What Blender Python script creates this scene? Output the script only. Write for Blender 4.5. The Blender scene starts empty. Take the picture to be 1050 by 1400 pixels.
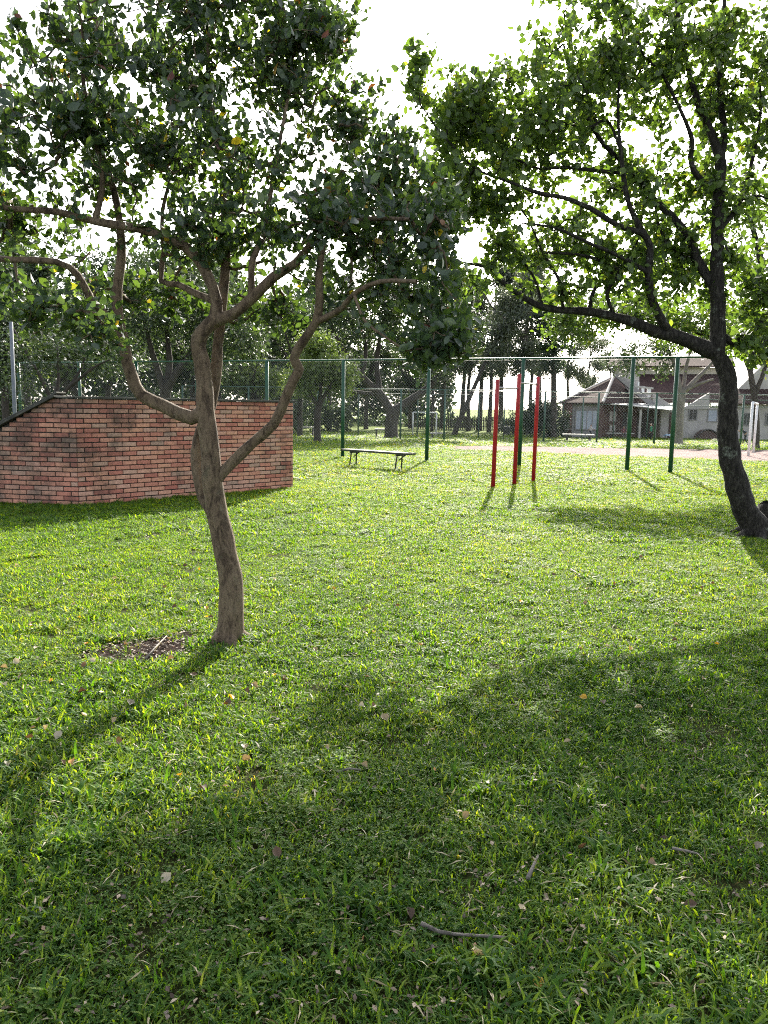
import bpy, math, random
import numpy as np
from mathutils import Vector, Matrix, Euler

# ------------------------------------------------------------------ camera, sky, sun, exposure
SC = bpy.context.scene
COL = SC.collection
rad = math.radians
EYE = Vector((0.0, 0.0, 1.6))
PITCH, ROLL = 7.92, 1.0
CAMROT = Euler((rad(90 - PITCH), 0, 0)).to_matrix() @ Matrix.Rotation(rad(ROLL), 3, 'Z')
cam_d = bpy.data.cameras.new('camera')
cam_d.sensor_fit = 'VERTICAL'; cam_d.sensor_height = 24.0; cam_d.lens = 18.0
cam_d.clip_start = 0.05; cam_d.clip_end = 3000
cam = bpy.data.objects.new('camera', cam_d); COL.objects.link(cam)
cam.matrix_world = Matrix.Translation(EYE) @ CAMROT.to_4x4()
SC.camera = cam

SUN_AZ, SUN_EL = 10.5, 28.5
world = bpy.data.worlds.new('World'); SC.world = world; world.use_nodes = True
wn, wl = world.node_tree.nodes, world.node_tree.links
wn.clear()
sky = wn.new('ShaderNodeTexSky'); sky.sky_type = 'NISHITA'; sky.sun_disc = False
sky.sun_elevation = rad(SUN_EL); sky.sun_rotation = rad(SUN_AZ)
sky.air_density = 1.0; sky.dust_density = 3.0; sky.ozone_density = 1.0
bw = wn.new('ShaderNodeRGBToBW'); mixs = wn.new('ShaderNodeMixRGB'); mixs.inputs[0].default_value = 0.72
bgn = wn.new('ShaderNodeBackground'); bgn.inputs[1].default_value = 0.15
wo = wn.new('ShaderNodeOutputWorld')
wl.new(sky.outputs[0], bw.inputs[0]); wl.new(sky.outputs[0], mixs.inputs[1]); wl.new(bw.outputs[0], mixs.inputs[2])
wl.new(mixs.outputs[0], bgn.inputs[0]); wl.new(bgn.outputs[0], wo.inputs[0])

sun_d = bpy.data.lights.new('sun', 'SUN'); sun_d.energy = 4.2; sun_d.angle = rad(0.6); sun_d.color = (1.0, 0.93, 0.80)
sun = bpy.data.objects.new('sun', sun_d); COL.objects.link(sun)
SUNDIR = Vector((math.sin(rad(SUN_AZ)) * math.cos(rad(SUN_EL)), math.cos(rad(SUN_AZ)) * math.cos(rad(SUN_EL)), math.sin(rad(SUN_EL))))
sun.rotation_euler = SUNDIR.to_track_quat('Z', 'Y').to_euler()
sun.location = (10, 40, 40)

SC.view_settings.view_transform = 'Standard'; SC.view_settings.look = 'None'
SC.view_settings.exposure = 2.08; SC.view_settings.gamma = 1.0; SC.view_settings.use_curve_mapping = False
SC.render.engine = 'CYCLES'
SC.cycles.max_bounces = 5; SC.cycles.diffuse_bounces = 3; SC.cycles.glossy_bounces = 2; SC.cycles.transmission_bounces = 3; SC.cycles.adaptive_threshold = 0.012
SC.cycles.sample_clamp_indirect = 6.0; SC.cycles.filter_width = 1.1; SC.cycles.use_denoising = False

rng = np.random.default_rng(7); random.seed(7)
PI = math.pi

# ------------------------------------------------------------------ geometry helpers
def terrain(y):
    t = min(1.0, max(0.0, (y - 27.0) / 33.0)); return -0.65 * t * t * (3 - 2 * t)
def ray(px, py):
    return CAMROT @ Vector(((px - 525) / 1050.0, -(py - 700) / 1050.0, -1.0))
def P(px, py, Y):
    d = ray(px, py); return EYE + d * (Y / d.y)
def G(px, py):
    d = ray(px, py); z = 0.0
    for _ in range(12):
        p = EYE + d * ((z - EYE.z) / d.z); z = terrain(p.y)
    return p
def foot(px, Y):                       # ground point at depth Y under picture column px (near the horizon)
    p = P(px, 600, Y); return Vector((p.x, Y, terrain(Y)))

WM = {}                                # world matrix of linked objects
def link(name, data, parent=None, label=None, cat=None, group=None, kind=None):
    o = bpy.data.objects.new(name, data); COL.objects.link(o)
    if parent is not None:
        o.parent = parent; o.matrix_parent_inverse = WM[parent].inverted()
    WM[o] = Matrix.Identity(4)
    if label: o['label'] = label
    if cat: o['category'] = cat
    if group: o['group'] = group
    if kind: o['kind'] = kind
    return o
def empty(name, loc, label, cat, group=None):
    o = link(name, None, None, label, cat, group); o.location = loc; o.empty_display_size = 0.2
    WM[o] = Matrix.Translation(Vector(loc)); return o
def set_mats(me, mat):
    for m in (mat if isinstance(mat, (list, tuple)) else [mat]): me.materials.append(m)
def np_mesh(name, V, F, mat, smooth=False):
    V = np.asarray(V, np.float32).reshape(-1, 3); F = np.asarray(F, np.int32)
    me = bpy.data.meshes.new(name); n, k = F.shape
    me.vertices.add(len(V)); me.vertices.foreach_set('co', V.ravel())
    me.loops.add(n * k); me.loops.foreach_set('vertex_index', F.ravel())
    me.polygons.add(n); me.polygons.foreach_set('loop_start', np.arange(0, n * k, k, dtype=np.int32))
    if smooth: me.polygons.foreach_set('use_smooth', np.ones(n, bool))
    me.update(calc_edges=True); set_mats(me, mat); return me

class MB:
    """collects boxes, tubes, prisms in world coordinates"""
    def __init__(s): s.v, s.f = [], []
    def add(s, vs, fs):
        b = len(s.v); s.v += [tuple(v) for v in vs]; s.f += [tuple(i + b for i in f) for f in fs]; return s
    def box(s, c, size, rot=None):
        c = Vector(c); h = Vector(size) * 0.5; R = rot or Matrix.Identity(3)
        vs = [c + R @ Vector((sx * h.x, sy * h.y, sz * h.z)) for sx in (-1, 1) for sy in (-1, 1) for sz in (-1, 1)]
        return s.add(vs, [(0, 1, 3, 2), (4, 6, 7, 5), (0, 4, 5, 1), (2, 3, 7, 6), (0, 2, 6, 4), (1, 5, 7, 3)])
    def bar(s, a, b, w, h):
        a, b = Vector(a), Vector(b); d = (b - a); L = d.length; d.normalize()
        u = Vector((0, 0, 1)) if abs(d.z) < 0.95 else Vector((0, 1, 0))
        x = d.cross(u).normalized(); z = x.cross(d)
        R = Matrix((x, d, z)).transposed(); return s.box((a + b) / 2, (w, L, h), R)
    def tube(s, pts, r, n=8, cap=True):
        pts = [Vector(p) for p in pts]; rs = r if isinstance(r, (list, tuple)) else [r] * len(pts)
        vs, fs = [], []; up = None
        for i, p in enumerate(pts):
            d = (pts[min(i + 1, len(pts) - 1)] - pts[max(i - 1, 0)]).normalized()
            if up is None: up = d.orthogonal().normalized()
            x = (up - d * up.dot(d)).normalized(); y = d.cross(x); up = x
            for k in range(n):
                a = 2 * PI * k / n; vs.append(p + (x * math.cos(a) + y * math.sin(a)) * rs[i])
        for i in range(len(pts) - 1):
            for k in range(n):
                a, b = i * n + k, i * n + (k + 1) % n; fs.append((a, b, b + n, a + n))
        if cap: fs += [tuple(range(n - 1, -1, -1)), tuple(range(len(vs) - n, len(vs)))]
        return s.add(vs, fs)
    def prism(s, poly, ext):
        poly = [Vector(p) for p in poly]; e = Vector(ext); n = len(poly)
        vs = poly + [p + e for p in poly]
        return s.add(vs, [tuple(range(n)), tuple(range(2 * n - 1, n - 1, -1))] + [(i, i + n, (i + 1) % n + n, (i + 1) % n) for i in range(n)])
    def build(s, name, mat, parent=None, smooth=False, bevel=0, **kw):
        me = bpy.data.meshes.new(name); me.from_pydata(s.v, [], s.f); me.update(); set_mats(me, mat)
        import bmesh
        bm = bmesh.new(); bm.from_mesh(me); bmesh.ops.recalc_face_normals(bm, faces=bm.faces); bm.to_mesh(me); bm.free()
        if smooth:
            me.polygons.foreach_set('use_smooth', [True] * len(me.polygons))
        o = link(name, me, parent, **kw)
        if bevel:
            m = o.modifiers.new('bevel', 'BEVEL'); m.width = bevel; m.segments = 2; m.limit_method = 'ANGLE'
        return o

# ------------------------------------------------------------------ materials
def nodes_of(name):
    m = bpy.data.materials.new(name); m.use_nodes = True; nt = m.node_tree; nt.nodes.clear()
    out = nt.nodes.new('ShaderNodeOutputMaterial'); return m, nt.nodes, nt.links, out
def ramp(n, stops, interp='LINEAR'):
    r = n.new('ShaderNodeValToRGB'); r.color_ramp.interpolation = interp; e = r.color_ramp.elements
    while len(e) < len(stops): e.new(0.5)
    for el, (p, c) in zip(e, stops): el.position = p; el.color = (*c, 1)
    return r
def noise(n, l, scale, detail=4, rough=0.55, vec=None):
    t = n.new('ShaderNodeTexNoise'); t.inputs['Scale'].default_value = scale; t.inputs['Detail'].default_value = detail
    t.inputs['Roughness'].default_value = rough
    if vec is not None: l.new(vec, t.inputs['Vector'])
    return t
def plain(name, stops, scale=6.0, rough=0.6, metal=0.0, bump=0.0, bscale=None, spec=0.5, stretch=None):
    """procedural: noise through a colour ramp, with relief"""
    m, n, l, out = nodes_of(name)
    g = n.new('ShaderNodeNewGeometry'); vec = g.outputs['Position']
    if stretch:
        mp = n.new('ShaderNodeMapping'); mp.inputs['Scale'].default_value = stretch; l.new(vec, mp.inputs[0]); vec = mp.outputs[0]
    t = noise(n, l, scale, 6, 0.6, vec); r = ramp(n, stops); l.new(t.outputs[0], r.inputs[0])
    b = n.new('ShaderNodeBsdfPrincipled'); b.inputs['Roughness'].default_value = rough; b.inputs['Metallic'].default_value = metal
    b.inputs['Specular IOR Level'].default_value = spec
    l.new(r.outputs[0], b.inputs['Base Color'])
    if bump:
        t2 = noise(n, l, bscale or scale * 6, 6, 0.65, vec); bp = n.new('ShaderNodeBump'); bp.inputs['Strength'].default_value = 1.0
        bp.inputs['Distance'].default_value = bump; l.new(t2.outputs[0], bp.inputs['Height']); l.new(bp.outputs[0], b.inputs['Normal'])
    l.new(b.outputs[0], out.inputs[0]); return m
def leaf_mat(name, stops, rough=0.45, trans=0.4, tint=(1.6, 1.7, 0.7), src='island', spec=0.5):
    m, n, l, out = nodes_of(name)
    if src == 'island': s = n.new('ShaderNodeNewGeometry').outputs['Random Per Island']
    elif src == 'object': s = n.new('ShaderNodeObjectInfo').outputs['Random']
    else:
        at = n.new('ShaderNodeAttribute'); at.attribute_type = 'INSTANCER'; at.attribute_name = 'tone'
        isl = n.new('ShaderNodeNewGeometry').outputs['Random Per Island']
        ma = n.new('ShaderNodeMath'); ma.operation = 'MULTIPLY_ADD'; ma.inputs[1].default_value = 0.56; l.new(isl, ma.inputs[0])
        mb = n.new('ShaderNodeMath'); mb.operation = 'MULTIPLY'; mb.inputs[1].default_value = 0.50; l.new(at.outputs['Fac'], mb.inputs[0])
        l.new(mb.outputs[0], ma.inputs[2]); s = ma.outputs[0]
    r = ramp(n, stops); l.new(s, r.inputs[0])
    b = n.new('ShaderNodeBsdfPrincipled'); b.inputs['Roughness'].default_value = rough; b.inputs['Specular IOR Level'].default_value = spec
    l.new(r.outputs[0], b.inputs['Base Color'])
    mul = n.new('ShaderNodeMixRGB'); mul.blend_type = 'MULTIPLY'; mul.inputs[0].default_value = 1.0; mul.inputs[2].default_value = (*tint, 1)
    l.new(r.outputs[0], mul.inputs[1])
    tr = n.new('ShaderNodeBsdfTranslucent'); l.new(mul.outputs[0], tr.inputs[0])
    mx = n.new('ShaderNodeMixShader'); mx.inputs[0].default_value = trans
    l.new(b.outputs[0], mx.inputs[1]); l.new(tr.outputs[0], mx.inputs[2]); l.new(mx.outputs[0], out.inputs[0]); return m

M = {}
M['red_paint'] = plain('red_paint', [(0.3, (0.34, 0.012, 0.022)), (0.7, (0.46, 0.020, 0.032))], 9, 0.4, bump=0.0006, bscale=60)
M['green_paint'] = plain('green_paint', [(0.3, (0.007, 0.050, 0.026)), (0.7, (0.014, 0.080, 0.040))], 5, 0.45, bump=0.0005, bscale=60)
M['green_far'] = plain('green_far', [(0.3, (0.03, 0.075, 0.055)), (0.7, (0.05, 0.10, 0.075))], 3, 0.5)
M['galv'] = plain('galvanised_steel', [(0.3, (0.30, 0.31, 0.32)), (0.7, (0.45, 0.46, 0.47))], 8, 0.42, 0.6, bump=0.0004, bscale=80)
M['dull_steel'] = plain('dull_steel', [(0.3, (0.12, 0.135, 0.16)), (0.7, (0.20, 0.215, 0.24))], 6, 0.75, 0.0, spec=0.2)
M['wire'] = plain('wire', [(0.3, (0.20, 0.21, 0.21)), (0.7, (0.30, 0.31, 0.30))], 8, 0.5, 0.3)
M['white_paint'] = plain('white_paint', [(0.3, (0.62, 0.62, 0.63)), (0.7, (0.78, 0.78, 0.79))], 3, 0.5, bump=0.0006)
M['plaster'] = plain('plaster', [(0.25, (0.27, 0.25, 0.245)), (0.55, (0.37, 0.345, 0.335)), (0.8, (0.43, 0.405, 0.39))], 0.8, 0.85, bump=0.01, bscale=18)
M['grey_wall'] = plain('grey_wall', [(0.3, (0.17, 0.16, 0.165)), (0.7, (0.26, 0.245, 0.25))], 1.2, 0.85, bump=0.008, bscale=18)
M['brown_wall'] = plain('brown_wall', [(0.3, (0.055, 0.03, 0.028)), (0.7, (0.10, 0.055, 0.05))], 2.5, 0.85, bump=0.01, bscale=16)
M['dark'] = plain('near_black', [(0.3, (0.018, 0.016, 0.018)), (0.7, (0.035, 0.03, 0.03))], 2, 0.7)
M['dark_metal'] = plain('dark_metal', [(0.3, (0.022, 0.024, 0.022)), (0.7, (0.045, 0.045, 0.04))], 7, 0.5, 0.4, bump=0.0006, bscale=60)
M['bench_wood'] = plain('bench_wood', [(0.3, (0.035, 0.045, 0.035)), (0.7, (0.08, 0.085, 0.06))], 6, 0.6, bump=0.002, bscale=40, stretch=(1, 6, 1), spec=0.08)
M['grey_wood'] = plain('grey_wood', [(0.3, (0.30, 0.29, 0.27)), (0.7, (0.45, 0.43, 0.41))], 6, 0.7, bump=0.003, bscale=30)
M['coping'] = plain('coping', [(0.3, (0.035, 0.035, 0.032)), (0.55, (0.08, 0.08, 0.07)), (0.8, (0.12, 0.115, 0.10))], 5, 0.95, bump=0.006, bscale=30, spec=0.08)
M['tin'] = plain('pale_tin', [(0.3, (0.33, 0.32, 0.32)), (0.7, (0.45, 0.44, 0.43))], 3, 0.5)
M['blue_sheet'] = plain('blue_sheet', [(0.3, (0.25, 0.42, 0.60)), (0.7, (0.45, 0.60, 0.75))], 4, 0.5)
M['pale_board'] = plain('pale_board', [(0.3, (0.26, 0.29, 0.36)), (0.7, (0.36, 0.385, 0.45))], 2, 0.6)
M['mortar'] = plain('mortar', [(0.3, (0.022, 0.019, 0.017)), (0.7, (0.05, 0.042, 0.036))], 14, 0.95, bump=0.004, bscale=60)
M['glass'] = plain('window_glass', [(0.3, (0.02, 0.024, 0.03)), (0.7, (0.05, 0.055, 0.065))], 3, 0.12)

def brick_mat(name, src):
    m, n, l, out = nodes_of(name)
    g = n.new('ShaderNodeNewGeometry'); pos = g.outputs['Position']
    s = g.outputs['Random Per Island'] if src == 'island' else n.new('ShaderNodeObjectInfo').outputs['Random']
    r = ramp(n, [(0.0, (0.43, 0.155, 0.12)), (0.2, (0.52, 0.215, 0.16)), (0.42, (0.60, 0.29, 0.21)), (0.62, (0.64, 0.33, 0.225)), (0.8, (0.62, 0.36, 0.28)), (0.94, (0.54, 0.34, 0.26)), (1.0, (0.42, 0.28, 0.22))])
    l.new(s, r.inputs[0])
    t = noise(n, l, 22, 8, 0.7, pos); r2 = ramp(n, [(0.25, (0.62, 0.60, 0.58)), (0.75, (1.12, 1.10, 1.08))]); l.new(t.outputs[0], r2.inputs[0])
    mu = n.new('ShaderNodeMixRGB'); mu.blend_type = 'MULTIPLY'; mu.inputs[0].default_value = 1.0
    l.new(r.outputs[0], mu.inputs[1]); l.new(r2.outputs[0], mu.inputs[2])
    # grime with a shape of its own: blotches of algae and soot, most on the wing and low down
    t3 = noise(n, l, 1.7, 8, 0.68, pos); sx = n.new('ShaderNodeSeparateXYZ'); l.new(pos, sx.inputs[0])
    mr = n.new('ShaderNodeMapRange'); mr.inputs[1].default_value = -3.7; mr.inputs[2].default_value = -5.1; mr.inputs[3].default_value = 0.0; mr.inputs[4].default_value = 0.19
    l.new(sx.outputs[0], mr.inputs[0])
    ad = n.new('ShaderNodeMath'); l.new(t3.outputs[0], ad.inputs[0]); l.new(mr.outputs[0], ad.inputs[1])
    r3 = ramp(n, [(0.53, (0, 0, 0)), (0.74, (0.8, 0.8, 0.8))]); l.new(ad.outputs[0], r3.inputs[0])
    mg = n.new('ShaderNodeMixRGB'); l.new(r3.outputs[0], mg.inputs[0]); l.new(mu.outputs[0], mg.inputs[1]); mg.inputs[2].default_value = (0.065, 0.056, 0.046, 1)
    b = n.new('ShaderNodeBsdfPrincipled'); b.inputs['Roughness'].default_value = 0.85; b.inputs['Specular IOR Level'].default_value = 0.3
    l.new(mg.outputs[0], b.inputs['Base Color'])
    t4 = noise(n, l, 70, 6, 0.7, pos); bp = n.new('ShaderNodeBump'); bp.inputs['Distance'].default_value = 0.004; l.new(t4.outputs[0], bp.inputs['Height'])
    l.new(bp.outputs[0], b.inputs['Normal']); l.new(b.outputs[0], out.inputs[0]); return m
M['brick'] = brick_mat('brick', 'object'); M['brick_mass'] = brick_mat('brick_mass', 'island')

def bark_mat(name, cols, lichen, scale, stretch, bump, rough=0.85):
    m, n, l, out = nodes_of(name)
    g = n.new('ShaderNodeNewGeometry'); mp = n.new('ShaderNodeMapping'); mp.inputs['Scale'].default_value = stretch
    l.new(g.outputs['Position'], mp.inputs[0])
    t = noise(n, l, scale, 8, 0.65, mp.outputs[0]); t.inputs['Distortion'].default_value = 0.6
    r = ramp(n, cols); l.new(t.outputs[0], r.inputs[0])
    t2 = noise(n, l, 7.0, 6, 0.7, g.outputs['Position']); r2 = ramp(n, [(lichen[0], (0, 0, 0)), (lichen[0] + 0.06, (1, 1, 1))]); l.new(t2.outputs[0], r2.inputs[0])
    t5 = noise(n, l, 60.0, 3, 0.6, g.outputs['Position']); r5 = ramp(n, [(0.35, tuple(c * 0.45 for c in lichen[1])), (0.6, lichen[1])]); l.new(t5.outputs[0], r5.inputs[0])
    mx = n.new('ShaderNodeMixRGB'); l.new(r2.outputs[0], mx.inputs[0]); l.new(r.outputs[0], mx.inputs[1]); l.new(r5.outputs[0], mx.inputs[2])
    mp6 = n.new('ShaderNodeMapping'); mp6.inputs['Scale'].default_value = (1, 1, 0.35); l.new(g.outputs['Position'], mp6.inputs[0])
    t6 = noise(n, l, 55.0, 8, 0.75, mp6.outputs[0]); r6 = ramp(n, [(0.36, (0.35, 0.33, 0.31)), (0.47, (0.9, 0.9, 0.9)), (0.7, (1.2, 1.18, 1.15))]); l.new(t6.outputs[0], r6.inputs[0])
    mu6 = n.new('ShaderNodeMixRGB'); mu6.blend_type = 'MULTIPLY'; mu6.inputs[0].default_value = 1.0; l.new(mx.outputs[0], mu6.inputs[1]); l.new(r6.outputs[0], mu6.inputs[2]); mx = mu6
    ad6 = n.new('ShaderNodeMath'); ad6.operation = 'MULTIPLY_ADD'; ad6.inputs[1].default_value = 0.35; l.new(t6.outputs[0], ad6.inputs[0]); l.new(t.outputs[0], ad6.inputs[2])
    b = n.new('ShaderNodeBsdfPrincipled'); b.inputs['Roughness'].default_value = rough; b.inputs['Specular IOR Level'].default_value = 0.3
    l.new(mx.outputs[0], b.inputs['Base Color'])
    bp = n.new('ShaderNodeBump'); bp.inputs['Distance'].default_value = bump; l.new(ad6.outputs[0], bp.inputs['Height']); l.new(bp.outputs[0], b.inputs['Normal'])
    l.new(b.outputs[0], out.inputs[0]); return m
M['bark_tan'] = bark_mat('tan_smooth_bark', [(0.30, (0.055, 0.038, 0.025)), (0.42, (0.085, 0.060, 0.040)), (0.46, (0.138, 0.100, 0.066)), (0.60, (0.178, 0.133, 0.088)), (0.70, (0.125, 0.102, 0.068))], (0.60, (0.17, 0.14, 0.095)), 10.0, (1.5, 1.5, 0.6), 0.03)
M['bark_dark'] = bark_mat('dark_scaly_bark', [(0.32, (0.006, 0.005, 0.0045)), (0.48, (0.022, 0.019, 0.016)), (0.62, (0.055, 0.050, 0.042)), (0.75, (0.085, 0.08, 0.068))], (0.585, (0.17, 0.185, 0.155)), 22.0, (1.6, 1.6, 0.5), 0.05)
M['bark_far'] = bark_mat('far_bark', [(0.3, (0.025, 0.021, 0.018)), (0.7, (0.075, 0.062, 0.052))], (0.70, (0.16, 0.16, 0.14)), 5.0, (1, 1, 0.4), 0.03)
M['bark_pale'] = bark_mat('pale_bark', [(0.3, (0.13, 0.11, 0.10)), (0.7, (0.27, 0.24, 0.22))], (0.68, (0.30, 0.29, 0.27)), 4.0, (1, 1, 0.3), 0.02)
FRONT = [(0.0, (0.026, 0.046, 0.028)), (0.5, (0.040, 0.070, 0.036)), (0.90, (0.062, 0.098, 0.044)), (0.986, (0.07, 0.10, 0.03)), (0.988, (0.36, 0.28, 0.03)), (0.994, (0.40, 0.30, 0.03)), (0.9945, (0.14, 0.045, 0.030)), (1.0, (0.12, 0.04, 0.03))]
M['leaf_front'] = leaf_mat('waxy_leaf', FRONT, 0.34, 0.30, (2.3, 2.4, 0.5))
M['leaf_front_one'] = leaf_mat('waxy_leaf_single', FRONT, 0.34, 0.30, (2.3, 2.4, 0.5), 'object')
RIGHT = [(0.0, (0.050, 0.085, 0.026)), (0.5, (0.078, 0.125, 0.036)), (0.97, (0.115, 0.165, 0.046)), (1.0, (0.24, 0.24, 0.04))]
M['leaf_right'] = leaf_mat('fresh_leaf', RIGHT, 0.42, 0.40, (1.7, 1.8, 0.55))
M['leaf_right_one'] = leaf_mat('fresh_leaf_single', RIGHT, 0.42, 0.40, (1.7, 1.8, 0.55), 'object')
M['leaf_dull'] = leaf_mat('dull_leaf', [(0.0, (0.022, 0.036, 0.020)), (0.5, (0.038, 0.060, 0.030)), (1.0, (0.075, 0.102, 0.05))], 0.5, 0.30, (1.5, 1.6, 0.8))
M['leaf_light'] = leaf_mat('light_leaf', [(0.0, (0.07, 0.105, 0.03)), (0.5, (0.11, 0.155, 0.05)), (1.0, (0.19, 0.23, 0.09))], 0.45, 0.40, (1.5, 1.6, 0.7))
M['leaf_dark'] = leaf_mat('dark_leaf', [(0.0, (0.016, 0.030, 0.018)), (0.5, (0.028, 0.048, 0.026)), (1.0, (0.05, 0.075, 0.035))], 0.5, 0.22, (1.4, 1.5, 0.8))
M['leaf_eucalypt'] = leaf_mat('grey_leaf', [(0.0, (0.045, 0.060, 0.042)), (0.5, (0.070, 0.088, 0.060)), (1.0, (0.11, 0.125, 0.085))], 0.5, 0.30, (1.4, 1.5, 0.9))
M['grass_blade'] = leaf_mat('grass_blade', [(0.0, (0.016, 0.048, 0.012)), (0.32, (0.042, 0.104, 0.022)), (0.58, (0.090, 0.158, 0.028)), (0.80, (0.150, 0.220, 0.044)), (0.96, (0.24, 0.23, 0.09)), (1.0, (0.32, 0.27, 0.14))], 0.58, 0.50, (2.45, 2.2, 0.24), 'tone', spec=0.14)
M['dry_leaf'] = leaf_mat('dry_leaf', [(0.0, (0.06, 0.035, 0.02)), (0.25, (0.13, 0.075, 0.038)), (0.5, (0.25, 0.19, 0.10)), (0.7, (0.36, 0.31, 0.19)), (0.9, (0.46, 0.42, 0.31)), (1.0, (0.08, 0.05, 0.028))], 0.55, 0.2, (1.1, 0.9, 0.6), 'object')
M['dry_leaf_mass'] = leaf_mat('dry_leaf_mass', [(0.0, (0.025, 0.016, 0.012)), (0.4, (0.06, 0.038, 0.026)), (0.65, (0.13, 0.09, 0.06)), (0.85, (0.24, 0.19, 0.13)), (0.94, (0.34, 0.28, 0.21)), (1.0, (0.24, 0.09, 0.03))], 0.7, 0.12, (1.1, 0.9, 0.6))
M['straw'] = leaf_mat('straw', [(0.0, (0.10, 0.075, 0.04)), (0.5, (0.22, 0.18, 0.10)), (1.0, (0.36, 0.32, 0.20))], 0.6, 0.25, (1.1, 1.0, 0.6))
M['yellow_leaf'] = leaf_mat('yellow_leaf', [(0.0, (0.46, 0.30, 0.03)), (1.0, (0.42, 0.20, 0.04))], 0.5, 0.35, (1.2, 1.0, 0.5), 'object')
M['twig'] = plain('dead_twig', [(0.3, (0.05, 0.042, 0.035)), (0.7, (0.19, 0.17, 0.15))], 30, 0.85, bump=0.002, bscale=120)

def ground_mat():
    m, n, l, out = nodes_of('lawn_soil')
    g = n.new('ShaderNodeNewGeometry'); pos = g.outputs['Position']
    t = noise(n, l, 14, 8, 0.7, pos)
    near = ramp(n, [(0.28, (0.016, 0.013, 0.008)), (0.45, (0.032, 0.034, 0.013)), (0.62, (0.05, 0.066, 0.018)), (0.8, (0.09, 0.09, 0.04))]); l.new(t.outputs[0], near.inputs[0])  # shade between the blades is painted into this dark soil colour
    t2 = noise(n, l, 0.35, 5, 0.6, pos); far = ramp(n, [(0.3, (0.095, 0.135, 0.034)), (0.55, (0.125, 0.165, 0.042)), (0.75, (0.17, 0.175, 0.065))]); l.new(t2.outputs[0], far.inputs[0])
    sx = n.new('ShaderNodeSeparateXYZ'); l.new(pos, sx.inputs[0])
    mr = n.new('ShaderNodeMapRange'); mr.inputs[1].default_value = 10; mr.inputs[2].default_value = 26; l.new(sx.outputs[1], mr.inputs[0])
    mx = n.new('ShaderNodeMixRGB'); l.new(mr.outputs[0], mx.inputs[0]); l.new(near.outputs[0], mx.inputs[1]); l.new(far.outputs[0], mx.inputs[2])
    b = n.new('ShaderNodeBsdfPrincipled'); b.inputs['Roughness'].default_value = 1.0; b.inputs['Specular IOR Level'].default_value = 0.04
    l.new(mx.outputs[0], b.inputs['Base Color'])
    t3 = noise(n, l, 40, 6, 0.7, pos); bp = n.new('ShaderNodeBump'); bp.inputs['Distance'].default_value = 0.03; l.new(t3.outputs[0], bp.inputs['Height']); l.new(bp.outputs[0], b.inputs['Normal'])
    l.new(b.outputs[0], out.inputs[0]); return m
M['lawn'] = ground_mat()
M['court'] = plain('court_dirt', [(0.3, (0.165, 0.120, 0.112)), (0.55, (0.22, 0.165, 0.155)), (0.75, (0.27, 0.21, 0.195))], 0.8, 1.0, bump=0.01, bscale=12, spec=0.03)
M['soil'] = plain('bare_soil', [(0.3, (0.008, 0.005, 0.004)), (0.55, (0.020, 0.013, 0.011)), (0.8, (0.05, 0.035, 0.028))], 28, 1.0, bump=0.012, bscale=60, spec=0.03)

def roof_mat():
    m, n, l, out = nodes_of('roof_tiles')
    g = n.new('ShaderNodeNewGeometry'); pos = g.outputs['Position']
    sx = n.new('ShaderNodeSeparateXYZ'); l.new(pos, sx.inputs[0])
    w = n.new('ShaderNodeMath'); w.operation = 'MULTIPLY'; w.inputs[1].default_value = 1 / 0.19; l.new(sx.outputs[2], w.inputs[0])
    fr = n.new('ShaderNodeMath'); fr.operation = 'FRACT'; l.new(w.outputs[0], fr.inputs[0])
    t = noise(n, l, 3.0, 8, 0.75, pos); r = ramp(n, [(0.3, (0.022, 0.015, 0.016)), (0.55, (0.05, 0.030, 0.029)), (0.75, (0.085, 0.050, 0.045)), (0.85, (0.13, 0.10, 0.09))]); l.new(t.outputs[0], r.inputs[0])
    b = n.new('ShaderNodeBsdfPrincipled'); b.inputs['Roughness'].default_value = 0.95; b.inputs['Specular IOR Level'].default_value = 0.05
    l.new(r.outputs[0], b.inputs['Base Color'])
    bp = n.new('ShaderNodeBump'); bp.inputs['Distance'].default_value = 0.06; bp.invert = True; l.new(fr.outputs[0], bp.inputs['Height']); l.new(bp.outputs[0], b.inputs['Normal'])
    l.new(b.outputs[0], out.inputs[0]); return m
M['roof'] = roof_mat()

# ------------------------------------------------------------------ ground, court, soil
xs = np.concatenate([np.linspace(-260, -30, 14), np.linspace(-24, 24, 33), np.linspace(30, 260, 14)])
ys = np.concatenate([np.linspace(-14, 24, 20), np.linspace(26, 62, 37), np.linspace(66, 700, 22)])
gv = [(x, y, terrain(y)) for y in ys for x in xs]; nx = len(xs)
gf = [(j * nx + i, j * nx + i + 1, (j + 1) * nx + i + 1, (j + 1) * nx + i) for j in range(len(ys) - 1) for i in range(nx - 1)]
link('lawn_ground', np_mesh('lawn_ground', gv, gf, M['lawn'], True), kind='structure', label='grassy ground sloping gently away behind the fence')

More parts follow.
